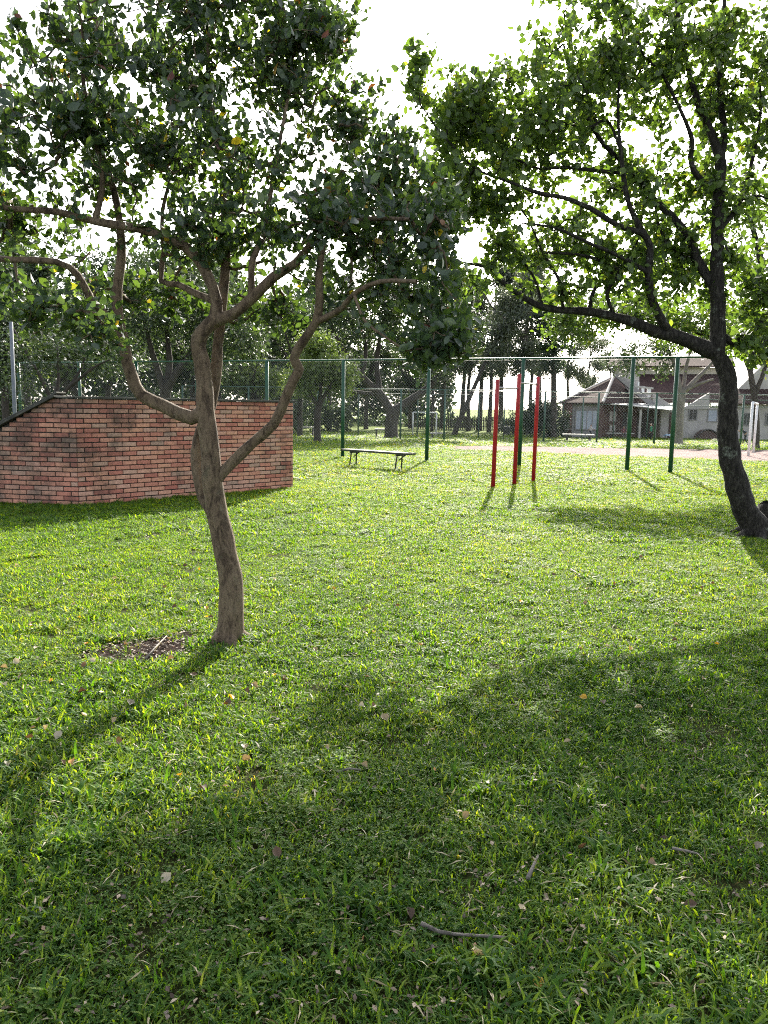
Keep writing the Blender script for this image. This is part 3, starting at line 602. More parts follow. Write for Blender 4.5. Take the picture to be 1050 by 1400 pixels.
class Skel:
    def __init__(s): s.p, s.par, s.r, s.ok, s.kids = [], [], [], [], {}
    def node(s, p, par, r=0.0, ok=True):
        s.p.append(np.array(p, float)); s.par.append(par); s.r.append(r); s.ok.append(ok); return len(s.p) - 1
    def limb(s, pts, start=None, step=0.07, wig=0.0, ok_from=0.0):
        """pts: (Vector, radius); Catmull-Rom; start: node index to hang from"""
        ps = [np.array(p, float) for p, _ in pts]; rs = [r for _, r in pts]
        if start is not None: ps = [s.p[start]] + ps; rs = [min(rs[0] * 1.15, s.r[start] * 0.9 or rs[0])] + rs
        q = [2 * ps[0] - ps[1]] + ps + [2 * ps[-1] - ps[-2]]; prev = start; first = None; tot = 0
        for i in range(1, len(q) - 2):
            L = np.linalg.norm(q[i + 1] - q[i]); k = max(2, int(L / step))
            for j in range(k + (1 if i == len(q) - 3 else 0)):
                if i == 1 and j == 0 and start is not None: continue
                t = j / k; a, b, c, d = q[i - 1:i + 3]
                p = 0.5 * (2 * b + (c - a) * t + (2 * a - 5 * b + 4 * c - d) * t * t + (3 * b - 3 * c + d - a) * t ** 3)
                if wig: p = p + rng.normal(0, wig, 3)
                r = rs[i - 1] * (1 - t) + rs[min(i, len(rs) - 1)] * t
                prev = s.node(p, prev if prev is not None else -1, r, (i + t) >= ok_from + 1)
        return prev
    def near(s, p):
        A = np.array(s.p); return int(np.argmin(((A - np.array(p)) ** 2).sum(1)))
    def grow(s, targets, step=0.12, wig=0.02, sag=0.08, maxlen=9):
        T = np.asarray(targets, float); A = np.array([p for p, k in zip(s.p, s.ok) if k]); 
        idx = [i for i, k in enumerate(s.ok) if k]
        d0 = np.sqrt(((T[:, None] - A[None]) ** 2).sum(2)).min(1); order = np.argsort(d0); tips = []
        buf = np.empty((len(A) + len(T) * 60, 3)); buf[:len(A)] = A; n = len(A)
        for ti in order:
            t = T[ti]; j = int(np.argmin(((buf[:n] - t) ** 2).sum(1))); a = buf[j]; prev = idx[j]
            v = t - a; L = np.linalg.norm(v)
            if L < 1e-3: L = 1e-3
            k = min(40, max(2, int(L / step))); side = rng.normal(0, 1, 3); side -= v * (side @ v) / L ** 2; side *= 0.10 * L / max(1e-6, np.linalg.norm(side))
            for q in range(1, k + 1):
                u = q / k; p = a + v * u + side * math.sin(PI * u) - np.array([0, 0, sag * L * math.sin(PI * u)]) * 0.6
                if q < k: p = p + rng.normal(0, wig, 3)
                prev = s.node(p, prev); idx.append(prev)
                if n < len(buf): buf[n] = p; n += 1
                else: idx.pop()
            tips.append(prev)
        return tips
    def radii(s, tip=0.0022, e=2.25):
        acc = np.zeros(len(s.p)); R = np.array(s.r)
        for i in range(len(s.p) - 1, -1, -1):
            if R[i] <= 0: R[i] = max(tip, acc[i] ** (1 / e))
            if s.par[i] >= 0: acc[s.par[i]] += R[i] ** e
        for i in range(len(s.p)):
            if s.par[i] >= 0: R[i] = min(R[i], R[s.par[i]] * 0.98)
        s.R = R
    def mesh(s, name, mat, lump=0.08, freq=9.0, thick=14, minr=0.0):
        n = len(s.p); kids = [[] for _ in range(n)]
        for i, p in enumerate(s.par):
            if p >= 0: kids[p].append(i)
        big = [max(k, key=lambda i: s.R[i]) if k else -1 for k in kids]
        starts = [i for i in range(n) if s.par[i] < 0] + [k for i in range(n) for k in kids[i] if k != big[i]]
        V, Fq, base = [], [], 0
        for st in starts:
            ch = [st]
            while big[ch[-1]] >= 0: ch.append(big[ch[-1]])
            P_ = [s.p[c] for c in ch]; R_ = [s.R[c] for c in ch]
            if s.par[st] >= 0: P_ = [s.p[s.par[st]]] + P_; R_ = [min(R_[0] * 1.25, s.R[s.par[st]] * 0.95)] + R_
            if R_[0] < minr or len(P_) < 2: continue
            P_ = np.array(P_); R_ = np.array(R_); m = len(P_)
            k = thick if R_[0] > 0.035 else 8 if R_[0] > 0.012 else 5 if R_[0] > 0.005 else 3
            d = np.gradient(P_, axis=0); d = unit(d); u = np.cross(d[0], [0.3, 0.9, 0.2]); u /= np.linalg.norm(u)
            ang = np.arange(k) * 2 * PI / k; rings = []
            for i in range(m):
                u = u - d[i] * (u @ d[i]); u /= max(1e-9, np.linalg.norm(u)); w = np.cross(d[i], u)
                dirs = np.cos(ang)[:, None] * u + np.sin(ang)[:, None] * w
                rr = R_[i]
                if lump and R_[0] > 0.012:
                    q = (P_[i] + dirs * rr) * freq
                    rr = rr * (1 + lump * (np.sin(q[:, 0] * 1.3 + 2 * np.sin(q[:, 2] * 0.7)) * np.sin(q[:, 2] * 1.1 + q[:, 1]) + 0.5 * np.sin(q[:, 2] * 2.3 + q[:, 0] * 2.1)))[:, None]
                rings.append(P_[i] + dirs * rr)
            V.append(np.concatenate(rings)); 
            a = (np.arange(m - 1)[:, None] * k + np.arange(k)[None]).ravel(); b = (np.arange(m - 1)[:, None] * k + ((np.arange(k) + 1) % k)[None]).ravel()
            Fq.append(np.stack([a, b, b + k, a + k], 1) + base); base += m * k
        return np_mesh(name, np.concatenate(V), np.concatenate(Fq), mat, True)

def gap_noise(p, lam):
    k = 2 * PI / lam; x, y, z = (p * k).T
    return (np.sin(x + 1.3 * np.sin(y * .7 + 2)) * np.sin(y * 1.1 + 1.2 * np.sin(z * .8)) + np.sin(z * 1.2 + 1.4 * np.sin(x * .6 + 1)) * np.sin(x * .9 - y * .4)) * .5
def blobs(spec, lam=0.0, cut=-9.0):
    """spec: (centre, (rx,ry,rz), n) -> points through ellipsoid volumes, outer shell favoured"""
    out = []
    for c, r, n in spec:
        d = unit(rng.normal(0, 1, (n, 3))); rr = rng.random(n) ** 0.42
        out.append(np.array(c) + d * rr[:, None] * np.array(r))
    out = np.concatenate(out)
    if lam: out = out[gap_noise(out, lam) > cut]
    return out
def leaves_at(sk, tips, per, size, spread, droop=0.1, L=0.22, nz=0.9):
    A = np.array(sk.p); tips = np.array(tips); par = np.array(sk.par)
    g = tips.copy()
    for _ in range(2): g = np.where(par[g] >= 0, par[g], g)
    d = unit(A[tips] - A[g] + 1e-6)
    n = len(tips) * per; ti = np.repeat(np.arange(len(tips)), per); u = rng.random(n) ** 1.3
    pos = A[tips][ti] - d[ti] * (u * L)[:, None] + rng.normal(0, spread, (n, 3))
    ax = unit(d[ti] * 0.55 + unit(rng.normal(0, 1, (n, 3))) * 0.9 + np.array([0, 0, 0.15 - droop]))
    nm = unit(rng.normal(0, 1, (n, 3)) * 0.75 + np.array([0, 0, nz]))
    sz = size * (0.45 + 0.80 * rng.random(n)); return pos, frames(ax, nm), sz
def tree(name, label, base, sk, tips, bark, leafm, per, size, spread, group=None, wide=1.0, simple=False, droop=0.1, L=0.22, lump=0.08, minr=0.0, singles=0, single_mat=None, freq=9.0, nz=0.9, tip=0.0022, e=2.25):
    sk.radii(tip, e); root = empty(name, base, label, 'tree', group)
    link('trunk', sk.mesh('trunk', bark, lump, freq, minr=minr), root)
    pos, Fm, sz = leaves_at(sk, tips, per, size, spread, droop, L, nz)
    if singles:
        rel = pos - np.array(EYE); loc = rel @ np.array(CAMROT)
        px = 525 + 1050 * loc[:, 0] / np.maximum(-loc[:, 2], .01); py = 700 - 1050 * loc[:, 1] / np.maximum(-loc[:, 2], .01)
        vis = (px > 0) & (px < 1050) & (py > 0) & (py < 1400) & (loc[:, 2] < -0.5)
        score = np.where(vis, sz / -loc[:, 2], 0); pick = np.argsort(-score)[:singles]
        keep = np.ones(len(pos), bool); keep[pick] = False
    else: keep = np.ones(len(pos), bool); pick = []
    lv, lf = (LEAF4_V, LEAF4_F) if simple else (LEAF8_V, LEAF8_F)
    cr = link('crown', leaf_mesh('crown', pos[keep], Fm[keep], sz[keep], leafm, lv, lf, wide), root)
    if singles:
        one = np_mesh('leaf', LEAF8_V * np.array([wide, 1, 1]), LEAF8_F, single_mat)
        for i in pick:
            o = link('leaf', one, cr); Mx = Matrix([list(Fm[i][r] * sz[i]) + [pos[i][r]] for r in range(3)] + [[0, 0, 0, 1]]); o.matrix_basis = Mx
    return root
def pl(seq): return [(P(x, y, Y), r) for x, y, Y, r in seq]

# --- the thin tan tree in front
fb = G(313, 876); Y0 = fb.y
sk = Skel()
fork = sk.limb([(fb - Z * 0.05, 0.115), (fb + Z * 0.03, 0.098)] + pl([(315, 845, Y0, .086), (316, 800, Y0, .080), (309, 755, Y0, .078), (298, 705, Y0, .077), (291, 660, Y0 - .02, .068), (288, 620, Y0 - .03, .064), (284, 585, Y0 - .03, .062), (281, 560, Y0 - .02, .060), (279, 525, Y0, .055), (276, 495, Y0, .052), (270, 475, Y0, .052), (276, 455, Y0 - .02, .048), (294, 437, Y0 - .03, .045)]), ok_from=40)
def at(px, py, Y=None): return sk.near(P(px, py, Y or Y0))
for a_ in (0.3, 1.5, 2.7, 3.9, 5.1):
    d_ = Vector((math.cos(a_), math.sin(a_), 0)); sk.limb([(fb + d_ * .07 + Z * .035, .045), (fb + d_ * .13 + Z * .0, .034), (fb + d_ * .22 - Z * .035, .02)], sk.near(fb + Z * .07), ok_from=40)
n_lower = at(296, 700)
b2 = sk.limb(pl([(280, 680, Y0 + .06, .046), (271, 640, Y0 + .10, .046), (271, 605, Y0 + .12, .044), (283, 570, Y0 + .14, .040), (294, 520, Y0 + .14, .038), (298, 470, Y0 + .14, .036), (304, 410, Y0 + .15, .034), (309, 350, Y0 + .2, .030), (307, 290, Y0 + .25, .024), (315, 220, Y0 + .3, .018)]), n_lower, ok_from=6)
rl = sk.limb(pl([(318, 632, Y0 - .03, .036), (345, 606, Y0 - .06, .036), (374, 580, Y0 - .12, .035), (388, 550, Y0 - .16, .034), (400, 522, Y0 - .2, .033), (409, 505, Y0 - .22, .034), (402, 490, Y0 - .24, .032), (412, 470, Y0 - .28, .031), (432, 440, Y0 - .35, .028), (437, 410, Y0 - .4, .025), (436, 375, Y0 - .45, .022), (442, 330, Y0 - .5, .017)]), at(301, 652), ok_from=8)
sk.limb(pl([(452, 431, Y0 - .42, .019), (468, 421, Y0 - .5, .018), (484, 402, Y0 - .6, .016), (520, 385, Y0 - .75, .013), (570, 385, Y0 - .9, .010)]), at(434, 436, Y0 - .36), ok_from=1)
sk.limb(pl([(500, 440, Y0 - .72, .008), (540, 470, Y0 - .85, .006)]), at(484, 402, Y0 - .6), ok_from=0)
ll = sk.limb(pl([(262, 571, Y0 - .02, .046), (225, 556, Y0 + .02, .044), (193, 540, Y0 + .05, .042), (180, 515, Y0 + .05, .041), (170, 475, Y0 + .05, .038), (161, 430, Y0 + .08, .034), (160, 395, Y0 + .1, .032), (166, 350, Y0 + .1, .029), (163, 300, Y0 + .05, .024), (150, 240, Y0, .02), (120, 170, Y0 - .1, .014)]), at(281, 565), ok_from=6)
sk.limb(pl([(145, 430, Y0 - .05, .024), (124, 408, Y0 - .12, .024), (106, 376, Y0 - .2, .023), (76, 358, Y0 - .3, .021), (0, 354, Y0 - .4, .018), (-80, 340, Y0 - .5, .012)]), at(165, 450, Y0 + .06), ok_from=1)
sk.limb(pl([(318, 430, Y0 - .06, .036), (344, 408, Y0 - .1, .034), (375, 378, Y0 - .15, .031), (404, 360, Y0 - .2, .027), (440, 320, Y0 - .3, .02), (500, 300, Y0 - .5, .014), (560, 300, Y0 - .7, .010)]), fork, ok_from=2)
up1 = sk.limb(pl([(296, 412, Y0 - .04, .036), (282, 372, Y0 - .05, .034), (254, 338, Y0 - .06, .031), (200, 315, Y0 - .1, .027), (130, 303, Y0 - .15, .023), (80, 290, Y0 - .2, .02), (0, 283, Y0 - .3, .015), (-90, 260, Y0 - .4, .010)]), fork, ok_from=2)
sk.limb(pl([(265, 400, Y0 + .05, .022), (244, 389, Y0 + .08, .020), (220, 384, Y0 + .1, .018), (224, 345, Y0 + .15, .016), (222, 290, Y0 + .2, .013), (240, 220, Y0 + .2, .010)]), at(284, 415), ok_from=1)
sk.limb(pl([(345, 355, Y0 - .1, .020), (362, 320, Y0 - .05, .018), (372, 250, Y0, .015), (385, 180, Y0 + .1, .012), (400, 100, Y0 + .2, .009)]), at(350, 402, Y0 - .1), ok_from=1)
sk.limb(pl([(140, 240, Y0 - .1, .016), (115, 120, Y0 - .25, .012), (112, 30, Y0 - .3, .008)]), at(130, 303, Y0 - .15), ok_from=0)
sk.limb(pl([(290, 150, Y0 + .1, .015), (285, 60, Y0 + .1, .012), (300, -60, Y0 + .2, .009)]), at(315, 222, Y0 + .3), ok_from=0)
S = 0.0048
def bl(px, py, Y, rx, ry, rz, n): return (tuple(P(px, py, Y)), (rx, ry, rz), n)
T = blobs([bl(300, 40, 5.3, .80, .80, .50, 300), bl(170, 120, 5.1, .68, .75, .46, 250), bl(40, 215, 4.9, .52, .65, .36, 150), bl(400, 90, 5.5, .42, .7, .45, 170),
           bl(250, 215, 5.1, .80, .75, .34, 250), bl(100, 60, 5.2, .34, .5, .28, 34), bl(510, 310, 4.9, .52, .5, .28, 72), bl(580, 390, 4.7, .34, .35, .28, 52), bl(480, 250, 5.0, .30, .3, .20, 50), bl(545, 210, 5.2, .18, .3, .2, 36), bl(600, 300, 4.8, .12, .3, .14, 14), bl(615, 470, 4.4, .16, .2, .12, 18), bl(440, 305, 4.6, .42, .5, .20, 70),
           bl(50, 425, 4.6, .40, .4, .15, 50), bl(200, 405, 5.7, .75, .35, .14, 90), bl(370, 425, 5.5, .38, .35, .16, 50), bl(30, 325, 5.4, .50, .6, .22, 70), bl(290, 325, 5.1, .60, .5, .18, 110),
           bl(250, -150, 5.4, 1.25, 1.0, .55, 110), bl(500, 400, 4.9, .50, .4, .18, 44), bl(570, 470, 4.4, .30, .2, .12, 34), bl(495, 170, 5.5, .18, .3, .26, 64), bl(570, 260, 5.0, .24, .3, .24, 70),
           bl(430, 200, 5.3, .16, .3, .2, 22), bl(625, 430, 4.6, .12, .25, .20, 20), bl(-100, 120, 5.0, .6, .7, .5, 80), bl(450, 30, 5.7, .2, .4, .28, 60), bl(120, 465, 4.7, .34, .3, .07, 18), bl(605, 350, 4.8, .16, .3, .25, 20)], .62, -.17)
tips = sk.grow(T, 0.07, 0.012, 0.10)
tree('guava_tree', 'thin tan-barked tree with forking trunk before the brick wall', fb, sk, tips, M['bark_tan'], M['leaf_front'], 15, 0.066, 0.036, wide=.92, droop=-0.35, nz=0.25, tip=.0038, L=0.22, singles=300, single_mat=M['leaf_front_one'], lump=0.07, freq=13)

# --- the leaning dark tree on the right
rb = G(1037, 733); Y1 = rb.y
sk = Skel()
knee = sk.limb([(rb - Z * 0.05, 0.24), (rb + Z * 0.06, 0.19)] + pl([(1018, 695, Y1, .15), (1005, 655, Y1, .138), (997, 620, Y1, .132), (995, 580, Y1, .128), (996, 540, Y1, .126), (993, 510, Y1, .124), (981, 484, Y1, .118)]), ok_from=40, step=0.09)
def at(px, py, Y=None): return sk.near(P(px, py, Y or Y1))
for a_ in (0.2, 1.4, 2.6, 3.5, 4.4, 5.4):
    d_ = Vector((math.cos(a_), math.sin(a_), 0)); sk.limb([(rb + d_ * .16 + Z * .06, .09), (rb + d_ * .28 + Z * .01, .06), (rb + d_ * .45 - Z * .05, .035)], sk.near(rb + Z * .15), ok_from=40)
sk.limb(pl([(982, 455, Y1, 0.1092), (981, 420, Y1, 0.0961), (980, 373, Y1, 0.0874), (981, 317, Y1, 0.0808), (983, 261, Y1, 0.0743), (985, 222, Y1, 0.0655), (974, 186, Y1, 0.0491), (958, 150, Y1, 0.0393), (942, 100, Y1 - .1, 0.0306), (930, 40, Y1 - .2, 0.0218), (920, -40, Y1 - .2, 0.0153)]), knee, ok_from=4, step=.09)
sk.limb(pl([(990, 180, Y1 + .1, 0.0437), (984, 120, Y1 + .2, 0.0349), (988, 40, Y1 + .2, 0.0262), (995, -60, Y1 + .2, 0.0175)]), at(985, 222), ok_from=1)
sk.limb(pl([(955, 472, Y1, 0.0928), (925, 460, Y1 - .05, 0.0852), (895, 453, Y1 - .1, 0.0743), (872, 443, Y1 - .12, 0.0633), (840, 433, Y1 - .15, 0.0546), (805, 426, Y1 - .2, 0.0491), (770, 424, Y1 - .25, 0.0437), (742, 420, Y1 - .3, 0.0404), (718, 408, Y1 - .35, 0.0349), (690, 388, Y1 - .4, 0.0295), (662, 364, Y1 - .45, 0.0240), (634, 360, Y1 - .5, 0.0175), (610, 350, Y1 - .5, 0.0109)]), knee, ok_from=4, step=.09)
sk.limb(pl([(900, 430, Y1 - .2, 0.0546), (890, 405, Y1 - .25, 0.0502), (887, 373, Y1 - .3, 0.0459), (888, 335, Y1 - .3, 0.0415), (874, 310, Y1 - .35, 0.0371), (858, 272, Y1 - .4, 0.0306), (850, 220, Y1 - .4, 0.0240), (845, 150, Y1 - .4, 0.0175), (850, 70, Y1 - .4, 0.0109)]), at(911, 456, Y1 - .08), ok_from=1)
sk.limb(pl([(955, 358, Y1 + .1, 0.0568), (942, 323, Y1 + .15, 0.0524), (914, 292, Y1 + .15, 0.0459), (886, 264, Y1 + .1, 0.0393), (861, 231, Y1, 0.0328), (820, 190, Y1 - .1, 0.0262), (790, 130, Y1 - .1, 0.0197), (770, 60, Y1 - .1, 0.0131)]), at(979, 392), ok_from=1)
sk.limb(pl([(953, 240, Y1 - .1, 0.0382), (944, 215, Y1 - .15, 0.0328), (946, 190, Y1 - .2, 0.0273), (930, 150, Y1 - .3, 0.0218), (900, 90, Y1 - .4, 0.0153)]), at(982, 258), ok_from=1)
sk.limb(pl([(845, 308, Y1 - .5, 0.0328), (805, 284, Y1 - .6, 0.0295), (770, 270, Y1 - .7, 0.0262), (740, 265, Y1 - .75, 0.0218), (700, 250, Y1 - .8, 0.0164), (650, 230, Y1 - .8, 0.0120), (610, 190, Y1 - .8, 0.0087)]), at(880, 318, Y1 - .33), ok_from=1)
sk.limb(pl([(845, 236, Y1 - .2, 0.0240), (775, 229, Y1 - .3, 0.0197), (730, 229, Y1 - .4, 0.0153), (690, 200, Y1 - .4, 0.0109), (660, 130, Y1 - .4, 0.0076)]), at(861, 236), ok_from=1)
sk.limb(pl([(830, 400, Y1 - .2, 0.0240), (845, 370, Y1 - .3, 0.0218), (800, 350, Y1 - .4, 0.0175), (745, 345, Y1 - .5, 0.0131)]), at(842, 434, Y1 - .15), ok_from=1)
sk.limb(pl([(765, 385, Y1 - .35, .020), (742, 345, Y1 - .4, .016), (722, 300, Y1 - .5, .011), (700, 270, Y1 - .5, .007)]), at(772, 424, Y1 - .25), ok_from=0)
sk.limb(pl([(730, 380, Y1 - .2, .016), (705, 345, Y1 - .2, .012), (680, 315, Y1 - .2, .008)]), at(742, 420, Y1 - .3), ok_from=0)
sk.limb(pl([(815, 392, Y1 - .1, .022), (850, 362, Y1 + .05, .018), (872, 328, Y1 + .1, .014), (880, 280, Y1 + .1, .010)]), at(805, 426, Y1 - .2), ok_from=0)
sk.limb(pl([(850, 352, Y1 - .5, .024), (805, 332, Y1 - .6, .020), (760, 312, Y1 - .7, .015), (715, 305, Y1 - .7, .010)]), at(887, 373, Y1 - .3), ok_from=0)
sk.limb(pl([(1008, 282, Y1 + .1, .030), (1028, 222, Y1 + .2, .024), (1040, 150, Y1 + .2, .016), (1035, 80, Y1 + .2, .010)]), at(981, 317), ok_from=0)
sk.limb(pl([(925, 345, Y1 + .3, .024), (905, 320, Y1 + .3, .020), (895, 270, Y1 + .4, .015), (905, 200, Y1 + .4, .010)]), at(955, 358, Y1 + .1), ok_from=0)
sk.limb(pl([(830, 165, Y1 - .3, .016), (800, 175, Y1 - .4, .012), (750, 160, Y1 - .4, .008)]), at(850, 200, Y1 - .4), ok_from=0)
sk.limb(pl([(1010, 470, Y1 + .1, 0.0437), (1040, 440, Y1 + .2, 0.0349), (1075, 400, Y1 + .3, 0.0262)]), at(983, 455), ok_from=1)
T = blobs([bl(700, 190, 9.7, .85, 1.2, .75, 260), bl(620, 170, 9.5, .40, .8, .70, 120), bl(790, 100, 9.9, 1.2, 1.2, .85, 280), bl(950, 80, 10.1, 1.3, 1.2, .85, 290), bl(1050, 180, 10.2, .9, 1.2, 1.0, 200),
           bl(850, 260, 10.1, 1.1, .9, .55, 150), bl(600, 275, 9.3, .36, .6, .42, 100), bl(770, 330, 9.7, .75, .6, .36, 80), bl(925, 360, 10.3, .9, .7, .6, 110), bl(1030, 390, 10.2, .7, .8, .6, 130),
           bl(790, 400, 9.6, .70, .4, .16, 34), bl(1045, 470, 9.8, .32, .5, .30, 50), bl(690, 335, 9.3, .30, .4, .22, 22), bl(850, -110, 10, 2.2, 1.8, .7, 70),
           bl(565, 110, 9.3, .14, .4, .40, 22), bl(1150, 250, 10, .8, 1.2, 1.2, 140), bl(670, 280, 9.7, .55, .5, .22, 60), bl(860, 370, 10.0, .9, .6, .5, 70), bl(640, 395, 9.2, .35, .4, .20, 24), bl(960, 280, 10.2, .6, .6, .5, 60), bl(820, 355, 9.8, .6, .5, .25, 36)], 1.1, -.27)
tips = sk.grow(T, 0.11, 0.02, 0.06)
tree('leaning_tree', 'dark lichened tree with leaning trunk at the frame edge', rb, sk, tips, M['bark_dark'], M['leaf_right'], 15, 0.104, 0.06, droop=0.2, nz=0.5, tip=.0044, e=2.1, L=0.30, wide=1.0, singles=300, single_mat=M['leaf_right_one'], lump=0.10, freq=9)
st = G(1053, 728); stump = empty('tree_stump', st, 'dark cut stump beside the foot of the leaning tree', 'stump')
mb = MB(); ringp = []
for k, (z, r_) in enumerate(((-0.05, .30), (0.08, .24), (0.24, .2), (0.38, .19))):
    ringp.append([st + Vector((math.cos(a) * r_ * (1 + .15 * math.sin(3 * a + k)), math.sin(a) * r_ * (1 + .12 * math.cos(2 * a)), z + (0.05 * math.sin(a * 5) if k == 3 else 0))) for a in np.linspace(0, 2 * PI, 18, endpoint=False)])
vs = [p for r_ in ringp for p in r_]
fs = [(k * 18 + i, k * 18 + (i + 1) % 18, (k + 1) * 18 + (i + 1) % 18, (k + 1) * 18 + i) for k in range(3) for i in range(18)] + [tuple(range(54, 72))]
mb.add(vs, fs); mb.build('stump_body', M['bark_dark'], stump, True)

# --- second tree beyond the frame edge, whose low limb and shade reach across the lawn
sk = Skel(); b = Vector((9.6, 17.2, 0))
e = sk.limb([(b - Z * .05, .24), (b + Z * .1, .2), (b + Vector((-.1, 0, 1.1)), .17), (b + Vector((-.3, .1, 2.2)), .15)], ok_from=40, step=.15)
sk.limb([(b + Vector((-.9, .1, 3.6)), .11), (b + Vector((-1.5, .2, 5.0)), .07), (b + Vector((-1.9, .3, 6.4)), .03)], e, ok_from=1, step=.15)
sk.limb([(b + Vector((.6, .4, 3.4)), .09), (b + Vector((1.2, .8, 5.0)), .05)], e, ok_from=1, step=.15)
sk.limb([(b + Vector((-1.6, .2, 2.9)), .08), (b + Vector((-3.2, .3, 3.5)), .055), (b + Vector((-4.6, .2, 3.7)), .035), (b + Vector((-5.7, .2, 3.5)), .018)], e, ok_from=1, step=.15)
T = blobs([(tuple(b + Vector((-1.4, .4, 5.0))), (1.9, 1.8, 1.3), 230), (tuple(b + Vector((.8, .6, 4.9))), (1.8, 1.8, 1.4), 120), (tuple(b + Vector((-4.2, .3, 3.75))), (2.0, 1.5, .42), 330), (tuple(b + Vector((-5.6, .1, 3.3))), (.7, .8, .45), 70),
           (tuple(b + Vector((-2.4, .2, 3.4))), (1.5, 1.5, .55), 200), (tuple(b + Vector((-.6, .3, 6.4))), (1.8, 1.6, 1.0), 90)])
tips = sk.grow(T, .16, .03, .06)
tree('shade_tree', 'fresh green tree behind the leaning tree, its low limb hanging over the fence', b, sk, tips, M['bark_dark'], M['leaf_right'], 15, .10, .08, L=.34)

# --- background trees
def bg_tree(name, label, base, limbs, spec, bark, leafm, per, size, spread, group='trees beyond the court', step=.3, wig=.05, minr=.006, simple=True, wide=1.0, r0=.2, L=.5, droop=.1, sag=.06):
    base = Vector(base); sk = Skel()
    tr = sk.limb([(base + Vector(p), r) for p, r in limbs[0]], ok_from=40, step=step)
    for lb in limbs[1:]:
        s0 = sk.near(base + Vector(lb[0])); sk.limb([(base + Vector(p), r) for p, r in lb[1]], s0, ok_from=.5, step=step, wig=.01)
    T = blobs([(tuple(base + Vector(c)), r, n) for c, r, n in spec]); tips = sk.grow(T, step, wig, sag)
    return tree(name, label, base, sk, tips, bark, leafm, per, size, spread, group, wide, simple, droop, L, .06, minr)
def uv(px, py, Y, base): p = P(px, py, Y) - Vector(base); return tuple(p)
def pxtree(name, label, Y, foot_px, trunk, limbs, crowns, bark, leafm, per, size, spread, r_foot, **kw):
    """trunk/limbs/crowns written as picture columns and rows at depth Y"""
    b = foot(foot_px, Y); k = Y / 1050.0
    tr = [((0, 0, -.1), r_foot * 1.4), ((0, 0, .2), r_foot)] + [(uv(x, y, Y + dy, b), r) for x, y, dy, r in trunk]
    ls = [tr] + [(uv(l[0][0], l[0][1], Y + l[0][2], b), [(uv(x, y, Y + dy, b), r) for x, y, dy, r in l[1:]]) for l in limbs]
    sp = [(uv(x, y, Y + dy, b), (rx * k, ry, rz * k), n) for x, y, dy, rx, ry, rz, n in crowns]
    return bg_tree(name, label, b, ls, sp, bark, leafm, per, size, spread, **kw)

pxtree('broad_tree', 'broad dark tree with spreading limbs behind the bench', 47, 535, [(535, 575, 0, .42), (540, 562, 0, .42)],
       [[(538, 568, 0), (520, 540, 0, .26), (495, 515, -.5, .2), (470, 480, -1, .14), (450, 440, -1, .08)], [(540, 562, 0), (560, 548, 0, .25), (585, 530, .3, .2), (605, 505, .5, .14), (630, 470, .5, .08)],
        [(520, 540, 0), (515, 500, .5, .16), (520, 460, .5, .12), (530, 420, .5, .07)], [(495, 515, -.5), (500, 480, 0, .12), (495, 440, .5, .07)], [(585, 530, .3), (590, 490, -.5, .12), (585, 440, -.5, .07)], [(520, 540, 0), (480, 535, 1, .12), (440, 525, 1, .07)]],
       [(480, 430, 0, 60, 2.6, 45, 220), (560, 400, 0, 70, 2.8, 45, 260), (620, 450, 0, 45, 2.4, 35, 170), (530, 350, 0, 60, 2.5, 30, 150), (590, 500, 0, 30, 2, 15, 40), (470, 500, 0, 25, 2, 18, 40)],
       M['bark_far'], M['leaf_dull'], 26, .26, .28, .42, r0=.4)
pxtree('light_green_tree', 'low light green leafy tree behind the brick wall end', 34, 434, [(434, 570, 0, .15), (436, 555, 0, .14)],
       [[(436, 558, 0), (425, 540, 0, .08), (415, 510, 0, .05)], [(436, 555, 0), (450, 530, 0, .08), (465, 505, 0, .05)], [(436, 555, 0), (440, 510, 0, .07), (442, 480, 0, .05)]],
       [(440, 500, 0, 42, 1.6, 30, 190), (415, 525, 0, 22, 1.2, 18, 80), (470, 520, 0, 22, 1.2, 26, 90), (430, 470, 0, 28, 1.2, 14, 70)], M['bark_far'], M['leaf_light'], 24, .17, .18, .16, L=.35)
pxtree('dark_limbed_tree', 'dark trunked grey green tree rising behind the brick wall', 27.5, 226, [(226, 560, 0, .22), (226, 535, 0, .21)],
       [[(226, 540, 0), (215, 505, 0, .12), (205, 470, -.3, .08), (195, 430, -.5, .05)], [(226, 535, 0), (245, 505, 0, .13), (262, 480, .2, .09), (285, 440, .3, .05)], [(226, 535, 0), (232, 495, .3, .11), (228, 450, .3, .07), (235, 400, .3, .04)]],
       [(200, 430, 0, 75, 2.2, 40, 260), (280, 420, 0, 60, 2.2, 45, 240), (240, 360, 0, 80, 2.2, 35, 220), (170, 490, 0, 28, 1.6, 22, 60), (290, 490, 0, 35, 1.6, 25, 90), (340, 460, 0, 30, 1.6, 30, 90)], M['bark_far'], M['leaf_dull'], 24, .15, .16, .22, L=.35)
pxtree('twiggy_tree', 'half bare twiggy tree behind the grey steel pole', 20, 70, [(72, 570, 0, .07), (75, 550, 0, .065)],
       [[(75, 555, 0), (60, 525, 0, .045), (40, 490, 0, .03), (20, 450, 0, .015)], [(75, 550, 0), (95, 530, 0, .045), (125, 505, 0, .03), (150, 492, 0, .015)], [(75, 550, 0), (80, 515, .3, .04), (78, 470, .3, .02)], [(95, 530, 0), (112, 500, .2, .03), (122, 460, .2, .015)]],
       [(60, 470, 0, 65, 1.4, 35, 130), (130, 470, 0, 50, 1.4, 30, 70), (20, 520, 0, 40, 1.3, 35, 70)], M['bark_far'], M['leaf_dull'], 11, .11, .13, .08, L=.3, minr=.003)
